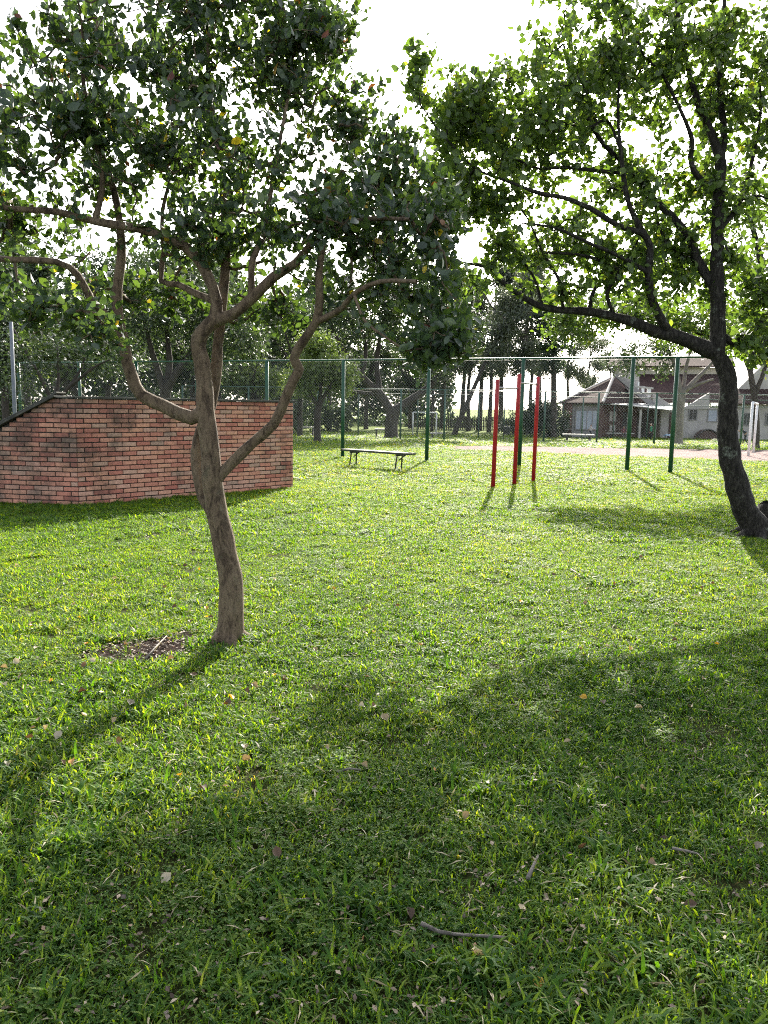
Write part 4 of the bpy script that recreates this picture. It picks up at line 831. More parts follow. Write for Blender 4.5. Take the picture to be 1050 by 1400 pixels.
pxtree('porch_tree', 'tree with pale branches standing before the white house wall', 43, 928, [(929, 570, 0, .26), (931, 545, 0, .24), (934, 535, 0, .2)],
       [[(934, 538, 0), (950, 520, 0, .12), (970, 500, .3, .08), (985, 480, .5, .05)], [(932, 545, 0), (925, 510, 0, .13), (915, 480, 0, .07)], [(934, 535, 0), (955, 525, -.5, .08), (975, 518, -.5, .05)], [(934, 535, 0), (938, 505, .5, .1), (945, 475, .5, .06)]],
       [(890, 480, 0, 55, 1.8, 14, 90), (930, 462, 0, 60, 1.8, 18, 110), (860, 500, 0, 25, 1.5, 14, 40), (980, 470, 0, 40, 1.8, 18, 70), (905, 510, 0, 14, 1.2, 14, 22)], M['bark_pale'], M['leaf_dull'], 16, .2, .2, .25, L=.4)
pxtree('goal_tree', 'dark thin tree standing behind the white goal', 36, 1034, [(1034, 580, 0, .16), (1031, 540, 0, .14), (1026, 510, 0, .12)],
       [[(1031, 540, 0), (1042, 515, 0, .1), (1050, 490, .2, .07)], [(1026, 510, 0), (1018, 490, 0, .08), (1005, 465, 0, .05)], [(1026, 510, 0), (1035, 470, 0, .07), (1040, 440, 0, .04)]],
       [(1040, 450, 0, 60, 1.8, 35, 200), (1080, 480, 0, 50, 1.8, 40, 120), (1010, 420, 0, 40, 1.6, 25, 90)], M['bark_far'], M['leaf_right'], 18, .18, .18, .16, L=.4)
# dark bush and conifer beside the house
pxtree('umbrella_conifer', 'tall dark conifer with tiered top beside the house', 58, 756, [(757, 560, 0, .26), (757, 500, 0, .22), (757, 450, 0, .16), (757, 425, 0, .1)],
       [[(757, 470, 0), (740, 455, 0, .06), (725, 448, 0, .03)], [(757, 470, 0), (775, 458, 0, .06), (790, 452, 0, .03)], [(757, 445, 0), (735, 430, 0, .05)], [(757, 445, 0), (780, 430, 0, .05)]],
       [(757, 452, 0, 34, 1.9, 6, 110), (757, 432, 0, 30, 1.7, 6, 100), (757, 474, 0, 24, 1.5, 5, 60), (757, 500, 0, 16, 1, 12, 40)], M['bark_far'], M['leaf_dark'], 24, .26, .22, .26, L=.5)
bush_b = foot(743, 59.0)
def bush(name, label, b, spec, leafm, per, size, group=None):
    sk = Skel(); b = Vector(b)
    sk.limb([(b - Z * .05, .08), (b + Z * .3, .06)], ok_from=0, step=.1)
    T = blobs([(tuple(b + Vector(c)), r, n) for c, r, n in spec]); tips = sk.grow(T, .2, .03, .0)
    sk.radii(); root = empty(name, b, label, 'bush', group); link('stems', sk.mesh('stems', M['bark_far'], 0, 9), root)
    pos, Fm, sz = leaves_at(sk, tips, per, size, .16, .05, .35)
    pos[:, 2] = np.maximum(pos[:, 2], b.z + .05)
    link('foliage', leaf_mesh('foliage', pos, Fm, sz, leafm, LEAF4_V, LEAF4_F), root); return root
bush('dark_bush', 'rounded dark bush between the conifer and the house', bush_b, [((0, 0, 1.4), (2.0, 1.4, 1.5), 320)], M['leaf_dark'], 22, .24)
bush('pale_bush', 'dry pale bush under the grey eucalypt trunks', foot(706, 64), [((0, 0, .8), (1.6, 1.0, 1.0), 160)], M['leaf_eucalypt'], 18, .22)

# eucalypts: three shapes, copied
def copy_tree(src, loc, rz, sc, label):
    c = src.copy(); COL.objects.link(c); c.location = loc; c.rotation_euler.z = rz; c.scale = (sc, sc, sc); c['label'] = label
    for ch in [o for o in src.children]:
        k = ch.copy(); COL.objects.link(k); k.parent = c; k.matrix_parent_inverse = ch.matrix_parent_inverse.copy()
    return c
def eucalypt(label, base, h, lean, r, seed):
    g = np.random.default_rng(seed); base = Vector(base)
    tr = [((0, 0, -.1), r * 1.3), ((0, 0, .3), r), ((lean * .3, 0, h * .3), r * .85), ((lean * .6 + g.normal(0, .15), 0, h * .55), r * .7), ((lean, .1, h * .8), r * .45), ((lean * 1.1, .1, h), r * .15)]
    ls = [tr]
    for i in range(6):
        z = h * (.5 + .07 * i); a = g.uniform(0, 2 * PI); s = g.uniform(.9, 1.9)
        st_ = (lean * z / h, .05, z); ls.append((st_, [((st_[0] + math.cos(a) * s * .5, math.sin(a) * s * .5, z + .9), r * .3), ((st_[0] + math.cos(a) * s, math.sin(a) * s, z + 2.0), r * .15)]))
    sp = [((lean * 1.0 + g.normal(0, .9), g.normal(0, .9), h * g.uniform(.62, 1.02)), (g.uniform(.8, 1.3), g.uniform(.8, 1.3), g.uniform(.6, 1.0)), 42) for _ in range(7)]
    sp += [((lean * .6 + g.normal(0, .6), g.normal(0, .6), h * g.uniform(.4, .6)), (.9, .9, .6), 26) for _ in range(5)]
    return bg_tree('eucalypt_tree', label, base, ls, sp, M['bark_far'], M['leaf_eucalypt'], 30, .34, .32, group='thin eucalypt trees against the bright sky', wide=.55, L=.5, droop=.5)
E = [eucalypt('leaning pale eucalypt, its trunk bending over toward the red posts', foot(622, 60), 14, 5.2, .22, 1),
     eucalypt('straight eucalypt just beside the litter bin', foot(708, 68), 15, .5, .3, 2),
     eucalypt('slim eucalypt between the goal frame and the leaning pale trunk', foot(640, 72), 13, -.4, .2, 3)]
for px, Y, k, rz, s, lab in ((655, 74, 1, 1.1, .9, 'slim eucalypt second beyond the leaning pale trunk'), (668, 70, 2, 2.0, 1.05, 'eucalypt close behind the first red post'), (684, 78, 1, 4.0, .95, 'distant eucalypt seen just behind the litter bin'),
                             (724, 72, 2, .7, 1.0, 'eucalypt seen between the second and third red posts'), (736, 80, 1, 2.6, 1.0, 'distant eucalypt behind the third red post'), (772, 84, 2, 3.3, .95, 'distant eucalypt rising behind the umbrella conifer'),
                             (604, 80, 1, 5.2, .9, 'distant eucalypt seen behind the small goal frame'), (590, 70, 2, 1.9, .8, 'eucalypt rising just behind the fence post by the bench'), (630, 86, 1, .3, 1.0, 'farthest slim eucalypt behind the leaning pale trunk'), (800, 88, 2, 4.4, .8, 'distant eucalypt showing above the hipped roof'), (830, 96, 1, 1.4, .62, 'small distant eucalypt crown above the roof ridge')):
    copy_tree(E[k], foot(px, Y), rz, s, lab)
# wood on the left behind the wall: individuals in rows
def wood_tree(label, b, h, w, seed, leafm, trunk_r=.22):
    g = np.random.default_rng(seed)
    tr = [((0, 0, -.1), trunk_r * 1.3), ((0, 0, .3), trunk_r), ((g.normal(0, .2), 0, h * .25), trunk_r * .85), ((g.normal(0, .3), 0, h * .42), trunk_r * .7)]
    ls = [tr]; top = tr[-1][0]
    for i in range(6):
        a = i * 1.05 + g.uniform(0, .6); s = w * g.uniform(.4, .8)
        ls.append(((top[0], 0, h * g.uniform(.25, .42)), [((math.cos(a) * s * .5, math.sin(a) * s * .5, h * .58), trunk_r * .45), ((math.cos(a) * s, math.sin(a) * s, h * g.uniform(.65, .85)), trunk_r * .2)]))
    sp = []
    for _ in range(11):
        a = g.uniform(0, 2 * PI); s = w * g.uniform(.1, .8); z = h * g.uniform(.36, .98); k = 1.0 - .4 * max(0, z / h - .7)
        sp.append(((math.cos(a) * s * k, math.sin(a) * s * k, z), (w * g.uniform(.28, .45), w * g.uniform(.28, .45), h * g.uniform(.08, .14)), 46))
    return bg_tree('wood_tree', label, b, ls, sp, M['bark_far'], leafm, 24, .28, .28, group='trees of the wood behind the wall', L=.5)
Wd = [wood_tree('grey green wood tree between the brick wall and the broad dark tree', foot(385, 56), 10.5, 3.4, 11, M['leaf_dull']),
      wood_tree('darker wood tree showing left of the forking tan trunk', foot(150, 52), 11, 3.6, 12, M['leaf_dark']),
      wood_tree('yellowish wood tree seen low behind the twiggy tree', foot(110, 40), 6.6, 2.8, 13, M['leaf_light'])]
for px, Y, k, rz, s, lab in ((300, 58, 1, 1.3, 1.0, 'dark wood tree directly behind the forking tan trunk'), (225, 62, 0, 2.2, 1.1, 'tall wood tree behind the dark limbed tree'), (40, 50, 0, 3.4, 1.05, 'wood tree seen behind the grey steel pole'),
                             (-30, 44, 1, .6, .9, 'dark wood tree cut off by the frame beside the steel pole'), (450, 66, 1, 4.1, 1.0, 'dark wood tree behind the light green tree'), (340, 44, 2, 2.9, .8, 'yellowish small wood tree peeping over the brick wall end'),
                             (500, 72, 0, 5.0, 1.0, 'distant wood tree behind the broad dark tree'), (80, 66, 1, 1.9, 1.2, 'farthest tall wood tree behind the twiggy tree'), (560, 78, 0, .9, .95, 'distant wood tree between broad dark tree and small goal'), (10, 36, 0, 5.6, .8, 'nearest grey green wood tree seen beside the steel pole top'), (265, 46, 0, 4.4, .95, 'grey green wood tree between dark limbed tree and tan trunk'), (410, 48, 0, 1.1, .8, 'grey green wood tree just past the brick wall end'), (180, 74, 1, 3.0, 1.35, 'tallest dark wood tree far behind the dark limbed tree')):
    copy_tree(Wd[k], foot(px, Y), rz, s, lab)

# far wood, hedge and undergrowth that read as one mass
def mass(name, label, boxes, n, size, leafm):
    pos = []
    for (x0, x1, y0, y1, z0, z1, w) in boxes:
        k = int(n * w); x = rng.uniform(x0, x1, k); y = rng.uniform(y0, y1, k)
        top = z1 * (0.65 + 0.35 * np.sin(x * 0.7 + np.sin(x * .23) * 3) * np.sin(x * .31 + 1.0)); z = z0 + (top) * rng.random(k) ** .7
        pos.append(np.stack([x, y, z], 1))
    pos = np.concatenate(pos); m = len(pos)
    Fm = frames(unit(rng.normal(0, 1, (m, 3))), unit(rng.normal(0, 1, (m, 3)) + np.array([0, 0, .6])))
    return link(name, leaf_mesh(name, pos, Fm, size * (.6 + .8 * rng.random(m)), leafm, LEAF4_V, LEAF4_F), label=label, kind='stuff')
mass('undergrowth', 'tangled undergrowth below the wood behind the wall', [(-40, -6, 56, 60, -.66, 3.0, .55), (-22, -3, 64, 67, -.66, 3.4, .35), (-3, 10, 82, 86, -.66, 1.6, .1)], 24000, .34, M['leaf_dull'])
mass('far_wood', 'far wood closing the view behind the trees', [(-75, -6, 82, 96, -.66, 20, .80), (-10, 9, 100, 110, -.66, 15, .17), (26, 70, 96, 102, -.66, 6, .03)], 70000, .62, M['leaf_dark'])

# ------------------------------------------------------------------ paling fence far off
pf0, pf1 = foot(560, 75), foot(735, 75); pf = empty('paling_fence', pf0, 'weathered stick paling fence far behind the litter bin', 'fence')
L_ = pf1.x - pf0.x; n_ = int(L_ / 0.17)
for i in range(n_):
    x = pf0.x + i * 0.17; h = 1.25 + rng.normal(0, .12); b0 = Vector((x, 75 + rng.normal(0, .03), pf0.z))
    MB().bar(b0, b0 + Vector((rng.normal(0, .03), 0, h)), .11, .04).build('paling', M['bark_far'], pf)
for zz in (.35, .95): MB().bar(pf0 + Vector((0, .06, zz)), pf1 + Vector((0, .06, zz)), .05, .06).build('rail', M['bark_far'], pf)

# ------------------------------------------------------------------ people
skin_m = plain('skin', [(0.3, (0.32, 0.17, 0.12)), (0.7, (0.42, 0.24, 0.17))], 8, 0.55)
hair_m = plain('hair', [(0.3, (0.012, 0.009, 0.008)), (0.7, (0.03, 0.022, 0.018))], 20, 0.6)
shoe_m = plain('shoe', [(0.3, (0.03, 0.03, 0.032)), (0.7, (0.07, 0.07, 0.07))], 8, 0.6)
def cloth(name, c): return plain(name, [(0.3, tuple(v * .8 for v in c)), (0.7, tuple(min(1, v * 1.15) for v in c))], 7, 0.85, bump=.004, bscale=25)
def person(label, base, h, face, top, legs_c, J, long_sleeve=False):
    """J: joints in units of body height; facing +x locally. Body is one skinned surface, clothing told apart by region"""
    base = Vector(base); Rz = Matrix.Rotation(face, 3, 'Z'); root = empty('person', base, label, 'person', 'children playing by the house')
    names = ['pelvis', 'waist', 'chest', 'neck', 'chin', 'crown', 'sl', 'el', 'wl', 'hl', 'sr', 'er', 'wr', 'hr', 'hpl', 'kl', 'al', 'tl', 'hpr', 'kr', 'ar', 'tr']
    R = dict(pelvis=.075, waist=.066, chest=.082, neck=.032, chin=.058, crown=.060, sl=.036, el=.028, wl=.020, hl=.024, sr=.036, er=.028, wr=.020, hr=.024, hpl=.056, kl=.040, al=.026, tl=.024, hpr=.056, kr=.040, ar=.026, tr=.024)
    E_ = [('pelvis', 'waist'), ('waist', 'chest'), ('chest', 'neck'), ('neck', 'chin'), ('chin', 'crown'), ('chest', 'sl'), ('sl', 'el'), ('el', 'wl'), ('wl', 'hl'), ('chest', 'sr'), ('sr', 'er'), ('er', 'wr'), ('wr', 'hr'),
          ('pelvis', 'hpl'), ('hpl', 'kl'), ('kl', 'al'), ('al', 'tl'), ('pelvis', 'hpr'), ('hpr', 'kr'), ('kr', 'ar'), ('ar', 'tr')]
    ix = {n: i for i, n in enumerate(names)}
    W = lambda n: base + Rz @ (Vector(J[n]) * h)
    me = bpy.data.meshes.new('body'); me.from_pydata([W(n) for n in names], [(ix[a], ix[b]) for a, b in E_], []); me.update()
    o = bpy.data.objects.new('tmp', me); COL.objects.link(o); o.modifiers.new('skin', 'SKIN'); sv = me.skin_vertices[0].data
    for n in names: sv[ix[n]].radius = (R[n] * h, R[n] * h); sv[ix[n]].use_root = (n == 'pelvis')
    m2 = o.modifiers.new('sub', 'SUBSURF'); m2.levels = 2; m2.render_levels = 2
    dg = bpy.context.evaluated_depsgraph_get(); ev = o.evaluated_get(dg); nm = bpy.data.meshes.new_from_object(ev)
    bpy.data.objects.remove(o); nm.materials.clear(); set_mats(nm, [skin_m, top, legs_c, hair_m, shoe_m])
    pts = {n: W(n) for n in names}
    def segd(p, a, b):
        ab = b - a; t = max(0, min(1, (p - a).dot(ab) / max(1e-9, ab.length_squared))); return (p - a - ab * t).length
    up_ax = (pts['crown'] - pts['chin']).normalized(); fw = Rz @ Vector((1, 0, 0)); mid = (pts['crown'] + pts['chin']) / 2
    for pg in nm.polygons:
        c = Vector(pg.center); best = min(E_, key=lambda e: segd(c, pts[e[0]], pts[e[1]])); k = 0
        if best in (('waist', 'chest'), ('chest', 'sl'), ('chest', 'sr'), ('sl', 'el'), ('sr', 'er')) or best == ('pelvis', 'waist'): k = 1
        elif best[1] in ('hpl', 'hpr', 'kl', 'kr', 'al', 'ar'): k = 2
        elif best[1] in ('tl', 'tr'): k = 4
        elif best[1] == 'wl' or best[1] == 'wr': k = 1 if long_sleeve else 0
        elif best in (('chin', 'crown'), ('neck', 'chin')):
            q = c - mid
            if q.dot(up_ax) > .03 * h or (q.dot(fw) < .005 * h and q.dot(up_ax) > -.03 * h): k = 3
        if best == ('chest', 'neck') and segd(c, pts['chest'], pts['chest']) < .1 * h: k = 1
        pg.material_index = k; pg.use_smooth = True
    body = link('body', nm, root)
    # face and fingers
    f = MB(); rt = fw.cross(up_ax)
    f.tube([mid + fw * .052 * h, mid + fw * .072 * h - up_ax * .012 * h], [.008 * h, .010 * h], 6); f.build('nose', skin_m, root)
    for s in (-1, 1):
        MB().tube([mid + rt * s * .022 * h + fw * .052 * h + up_ax * .008 * h, mid + rt * s * .022 * h + fw * .060 * h + up_ax * .008 * h], [.008 * h, .005 * h], 6).build('eye', hair_m, root)
        MB().tube([mid + rt * s * .054 * h, mid + rt * s * .066 * h], [.014 * h, .010 * h], 6).build('ear', skin_m, root)
    MB().box(mid + fw * .056 * h - up_ax * .032 * h, (.012 * h, .03 * h, .006 * h), Rz).build('mouth', top, root)
    for s in 'lr':
        w, hd = pts['w' + s], pts['h' + s]; d = (hd - w).normalized(); sd = d.orthogonal().normalized(); up2 = d.cross(sd); hm = MB()
        for i in range(4):
            a0 = hd + sd * (i - 1.5) * .011 * h; L2 = (.040, .046, .043, .034)[i] * h
            hm.tube([a0, a0 + d * L2 * .55 + up2 * .004 * h, a0 + d * L2 + up2 * .014 * h], [.0065 * h, .0058 * h, .0045 * h], 5)
        a0 = w.lerp(hd, .5) + sd * .02 * h; hm.tube([a0, a0 + d * .022 * h + sd * .016 * h, a0 + d * .042 * h + sd * .018 * h], [.008 * h, .007 * h, .005 * h], 5)
        hm.build('fingers', skin_m, root, True)
    return root
STAND = dict(pelvis=(0, 0, .52), waist=(0, 0, .60), chest=(0, 0, .72), neck=(0, 0, .83), chin=(.01, 0, .885), crown=(.005, 0, .945), sl=(0, .105, .775), el=(-.02, .14, .63), wl=(.03, .14, .50), hl=(.045, .135, .46), sr=(0, -.105, .775), er=(-.02, -.14, .63), wr=(.04, -.13, .51), hr=(.055, -.125, .47),
             hpl=(0, .055, .48), kl=(.01, .06, .27), al=(-.01, .065, .045), tl=(.06, .075, .022), hpr=(0, -.055, .48), kr=(.01, -.06, .27), ar=(-.01, -.065, .045), tr=(.06, -.075, .022))
WALK = dict(STAND, kl=(.10, .055, .28), al=(.17, .06, .045), tl=(.24, .065, .024), kr=(-.04, -.055, .26), ar=(-.19, -.06, .075), tr=(-.14, -.065, .024), el=(-.08, .13, .64), wl=(-.08, .14, .52), hl=(-.075, .135, .48), er=(.06, -.13, .64), wr=(.16, -.12, .58), hr=(.20, -.115, .58))
SIT = dict(STAND, pelvis=(0, 0, .31), waist=(.0, 0, .39), chest=(.02, 0, .51), neck=(.03, 0, .62), chin=(.045, 0, .675), crown=(.04, 0, .735), sl=(.02, .105, .565), el=(.04, .14, .42), wl=(.16, .09, .36), hl=(.20, .07, .355), sr=(.02, -.105, .565), er=(.04, -.14, .42), wr=(.16, -.09, .36), hr=(.20, -.07, .355),
           hpl=(.02, .055, .30), kl=(.24, .07, .29), al=(.25, .075, .045), tl=(.31, .085, .022), hpr=(.02, -.055, .30), kr=(.24, -.07, .29), ar=(.25, -.075, .045), tr=(.31, -.085, .022))
RUN = dict(WALK, waist=(.03, 0, .60), chest=(.10, 0, .70), neck=(.17, 0, .79), chin=(.20, 0, .84), crown=(.22, 0, .90), sl=(.10, .105, .75), el=(.02, .15, .66), wl=(.09, .16, .58), hl=(.12, .155, .57), sr=(.10, -.105, .75), er=(.22, -.13, .68), wr=(.31, -.11, .74), hr=(.34, -.10, .76))
denim = cloth('dark_trousers', (.03, .032, .045)); black_c = cloth('black_trousers', (.014, .014, .018))
person('child in white shirt and dark trousers walking by the house', foot(807, 58.2), 1.14, .15, cloth('white_shirt', (.62, .56, .55)), denim, WALK)
person('person in dark red top sitting on the porch bench', foot(852, 60.0), 1.28, -PI / 2, cloth('dark_red_top', (.16, .045, .06)), cloth('grey_trousers', (.10, .09, .10)), SIT, True)
person('child in green shirt and black trousers standing on the dirt path', foot(889.5, 56.5), 1.28, PI * .93, cloth('green_shirt', (.035, .22, .12)), black_c, STAND, True)
person('child in dark clothes leaning forward beside the white goal', foot(1019, 45.5), 1.15, PI, cloth('navy_top', (.04, .045, .08)), black_c, RUN)

# ------------------------------------------------------------------ grass: tufts of real blades set over the lawn
def tuft(seed, nb, R, hmin, hmax, w):
    g = np.random.default_rng(seed); V, F, b = [], [], 0
    for _ in range(nb):
        a = g.uniform(0, 2 * PI); rr = R * math.sqrt(g.random()); x, y = rr * math.cos(a), rr * math.sin(a)
        L = g.uniform(hmin, hmax); yaw = g.uniform(0, 2 * PI); lean = g.uniform(.25, 1.55); ww = w * g.uniform(.6, 1.2); curl = g.uniform(.2, 1.1)
        dx, dy = math.cos(yaw), math.sin(yaw); sxx, syy = -dy, dx; px_, pz_ = 0.0, 0.0; ang = lean * .35; pts = []
        for k, f in enumerate((0.9, 1.0, .75, 0.0)):
            pts.append((x + dx * px_, y + dy * px_, pz_, ww * f)); st_ = L / 3; px_ += math.sin(ang) * st_; pz_ += math.cos(ang) * st_; ang += lean * .45 + curl * .25
        for k in range(3):
            X, Y_, Z_, hw = pts[k]; V += [(X - sxx * hw, Y_ - syy * hw, Z_), (X + sxx * hw, Y_ + syy * hw, Z_)]
        V.append(pts[3][:3]); F += [(b, b + 1, b + 3), (b, b + 3, b + 2), (b + 2, b + 3, b + 5), (b + 2, b + 5, b + 4), (b + 4, b + 5, b + 6)]; b += 7
    return np_mesh('grass_tuft', V, F, M['grass_blade'], True)
gcol = bpy.data.collections.new('grass_tufts')
for i in range(8):
    me = tuft(100 + i, 22, .064, .022, .064, .0034) if i < 5 else tuft(100 + i, 14, .05, .035, .105, .0048)
    o = bpy.data.objects.new('tuft_%d' % i, me); gcol.objects.link(o)
def weed(seed):
    g = np.random.default_rng(seed); V, F, b = [], [], 0
    for _ in range(14):
        a, rr = g.uniform(0, 2 * PI), .07 * math.sqrt(g.random()); x, y, z = rr * math.cos(a), rr * math.sin(a), g.uniform(.012, .038)
        for k in range(3):
            t = a + k * 2.1 + g.normal(0, .2); r_ = g.uniform(.006, .011); dz = g.normal(0, .003); c, s_ = math.cos(t), math.sin(t)
            V += [(x, y, z), (x + c * r_ - s_ * r_ * .6, y + s_ * r_ + c * r_ * .6, z + .003 + dz), (x + c * r_ * 1.7, y + s_ * r_ * 1.7, z + dz), (x + c * r_ + s_ * r_ * .6, y + s_ * r_ - c * r_ * .6, z + .003 + dz)]; F += [(b, b + 3, b + 2), (b, b + 2, b + 1)]; b += 4
    return np_mesh('weed_tuft', V, F, M['grass_blade'], False)
for i in range(2):
    o = bpy.data.objects.new('tuft_%d' % (8 + i), weed(300 + i)); gcol.objects.link(o)
def vnoise(x, y, s, seed):
    g = np.random.default_rng(seed); tab = g.random((64, 64)); u, v = x * s, y * s; i, j = np.floor(u).astype(int), np.floor(v).astype(int); fu, fv = u - i, v - j
    fu, fv = fu * fu * (3 - 2 * fu), fv * fv * (3 - 2 * fv); t = lambda a, b: tab[a % 64, b % 64]
    return (t(i, j) * (1 - fu) + t(i + 1, j) * fu) * (1 - fv) + (t(i, j + 1) * (1 - fu) + t(i + 1, j + 1) * fu) * fv
wx0, wy0 = w_corner.x, w_corner.y
soil_arr = np.array([p[:2] for p in soil_pts])
def in_poly(x, y, poly):
    c = np.zeros(len(x), bool); n = len(poly)
    for i in range(n):
        x0, y0 = poly[i]; x1, y1 = poly[(i + 1) % n]
        k = ((y0 > y) != (y1 > y)) & (x < (x1 - x0) * (y - y0) / (y1 - y0 + 1e-12) + x0); c ^= k
    return c
GP, GS, GR, GI, GT = [], [], [], [], []
for y0, y1, dens, s0, hz_ in ((0.9, 4.6, 560, .92, .9), (4.6, 9.0, 430, .92, .85), (9.0, 16.0, 170, 1.3, .7), (16.0, 30.0, 60, 2.0, .5), (30.0, 62.0, 9, 4.2, .35)):
    wd = lambda y: 0.56 * y + 2.2
    area = (wd(y0) + wd(y1)) * (y1 - y0); n = int(dens * area); y = rng.uniform(y0, y1, n * 2); x = rng.uniform(-wd(y1), wd(y1), n * 2); k = np.abs(x) < wd(y)
    x, y = x[k], y[k]; d = vnoise(x, y, 2.6, 1) * .6 + vnoise(x, y, 7.0, 2) * .4
    keep = rng.random(len(x)) < np.clip((d - .10) * 3.6, .38, 1)
    keep &= ~(in_poly(x, y, soil_arr) & (rng.random(len(x)) < .93))
    # old kerb line and court stay bare
    near_y = cn0.y + (cn1.y - cn0.y) * (x - cn0.x) / (cn1.x - cn0.x); far_y = cf0.y + (cf1.y - cf0.y) * (x - cf0.x) / (cf1.x - cf0.x)
    keep &= ~((x > cn0.x + 1.0) & (y > near_y + rng.normal(0, .25, len(x))) & (y < far_y + rng.normal(0, .3, len(x))))
    keep &= ~((y > 48.3) & (y < 53.2) & (x > 13))
    for q_ in [p_ for p_, _ in bars] + F1: keep &= np.hypot(x - q_.x, y - q_.y) > .10 + .10 * rng.random(len(x))
    keep &= np.hypot(x - fb.x, y - fb.y) > .09; keep &= np.hypot(x - rb.x, y - rb.y) > .2
    for o_, d_, n_, L_ in ((w_corner, dr, nr_, LR), (w_corner, dl, nl_, LL)):      # not inside the wall
        s_ = (x - o_.x) * d_.x + (y - o_.y) * d_.y; q_ = (x - o_.x) * n_.x + (y - o_.y) * n_.y; keep &= ~((s_ > -.02) & (s_ < L_) & (q_ < .01) & (q_ > -TH))
    e0_, e1_ = G(150, 742), G(480, 692); ed = (e1_ - e0_); el_ = ed.length; ed.normalize(); s_ = (x - e0_.x) * ed.x + (y - e0_.y) * ed.y; q_ = -(x - e0_.x) * ed.y + (y - e0_.y) * ed.x
    keep &= ~((s_ > 0) & (s_ < el_) & (np.abs(q_) < .07) & (vnoise(s_, s_ * 0, 1.2, 9) > .35))
    x, y, d = x[keep], y[keep], d[keep]; m = len(x)
    z = np.array([terrain(v) for v in y]); sc = s0 * (.65 + .6 * rng.random(m)) * (.75 + .5 * d)
    GP.append(np.stack([x, y, z], 1)); GS.append(np.stack([sc, sc, sc * hz_], 1)); GR.append(np.stack([rng.normal(0, .12, m), rng.normal(0, .12, m), rng.uniform(0, 2 * PI, m)], 1))
    tall = rng.random(m) < .12 + .5 * (d > .68); wd_ = (vnoise(x, y, 1.3, 8) > .66) & (rng.random(m) < .28); GI.append(np.where(wd_, rng.integers(8, 10, m), np.where(tall, rng.integers(5, 8, m), rng.integers(0, 5, m))))
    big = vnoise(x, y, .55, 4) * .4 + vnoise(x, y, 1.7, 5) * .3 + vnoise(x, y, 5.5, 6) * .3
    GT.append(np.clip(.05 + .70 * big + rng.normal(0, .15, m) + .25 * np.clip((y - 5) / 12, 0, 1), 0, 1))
GP, GS, GR, GI, GT = map(np.concatenate, (GP, GS, GR, GI, GT))
gme = bpy.data.meshes.new('grass'); gme.vertices.add(len(GP)); gme.vertices.foreach_set('co', GP.astype(np.float32).ravel())
for nm_, ty, arr in (('scl', 'FLOAT_VECTOR', GS), ('rot', 'FLOAT_VECTOR', GR)):
    at_ = gme.attributes.new(nm_, ty, 'POINT'); at_.data.foreach_set('vector', arr.astype(np.float32).ravel())
at_ = gme.attributes.new('idx', 'INT', 'POINT'); at_.data.foreach_set('value', GI.astype(np.int32))
at_ = gme.attributes.new('tone', 'FLOAT', 'POINT'); at_.data.foreach_set('value', GT.astype(np.float32))
gme.update()
grass = link('grass', gme, label='short broad-bladed lawn grass with dry blades', kind='stuff')
ng_ = bpy.data.node_groups.new('grass_nodes', 'GeometryNodeTree')
ng_.interface.new_socket('Geometry', in_out='INPUT', socket_type='NodeSocketGeometry'); ng_.interface.new_socket('Geometry', in_out='OUTPUT', socket_type='NodeSocketGeometry')
N = ng_.nodes; gi_, go_ = N.new('NodeGroupInput'), N.new('NodeGroupOutput')
iop = N.new('GeometryNodeInstanceOnPoints'); ci = N.new('GeometryNodeCollectionInfo'); ci.inputs['Collection'].default_value = gcol
ci.inputs['Separate Children'].default_value = True; ci.inputs['Reset Children'].default_value = True; iop.inputs['Pick Instance'].default_value = True
def attr(nm_, ty):
    a_ = N.new('GeometryNodeInputNamedAttribute'); a_.data_type = ty; a_.inputs['Name'].default_value = nm_; return a_.outputs['Attribute']
er_ = N.new('FunctionNodeEulerToRotation')
ng_.links.new(gi_.outputs[0], iop.inputs['Points']); ng_.links.new(ci.outputs[0], iop.inputs['Instance']); ng_.links.new(attr('idx', 'INT'), iop.inputs['Instance Index'])
ng_.links.new(attr('rot', 'FLOAT_VECTOR'), er_.inputs[0]); ng_.links.new(er_.outputs[0], iop.inputs['Rotation']); ng_.links.new(attr('scl', 'FLOAT_VECTOR'), iop.inputs['Scale'])
ng_.links.new(iop.outputs[0], go_.inputs[0]); md = grass.modifiers.new('tufts', 'NODES'); md.node_group = ng_

# ------------------------------------------------------------------ fallen leaves and twigs
def curled_leaf(seed):
    g = np.random.default_rng(seed); v = LEAF8_V.copy(); v[:, 0] *= g.uniform(1.0, 1.3); v[:, 2] = np.abs(v[:, 0]) * g.uniform(.3, 1.2) + .45 * (v[:, 1] - .5) ** 2 * g.uniform(-.5, 1.5); v[:, 1] -= .5; return v
leafm_ = [np_mesh('fallen_leaf', curled_leaf(i), LEAF8_F, M['dry_leaf'], False) for i in range(6)]
yleaf_ = [np_mesh('fallen_leaf', curled_leaf(20 + i), LEAF8_F, M['yellow_leaf'], False) for i in range(2)]
def fallen(px, py, size, label, group=None, yellow=False, z=.034):
    p = G(px, py); me = random.choice(yleaf_ if yellow else leafm_)
    o = link('fallen_leaf', me, None, label, 'leaf', group); o.location = (p.x, p.y, p.z + z); o.scale = (size * .78,) * 3
    o.rotation_euler = (random.gauss(0, .5), random.gauss(0, .5), random.uniform(0, 6.28)); return o
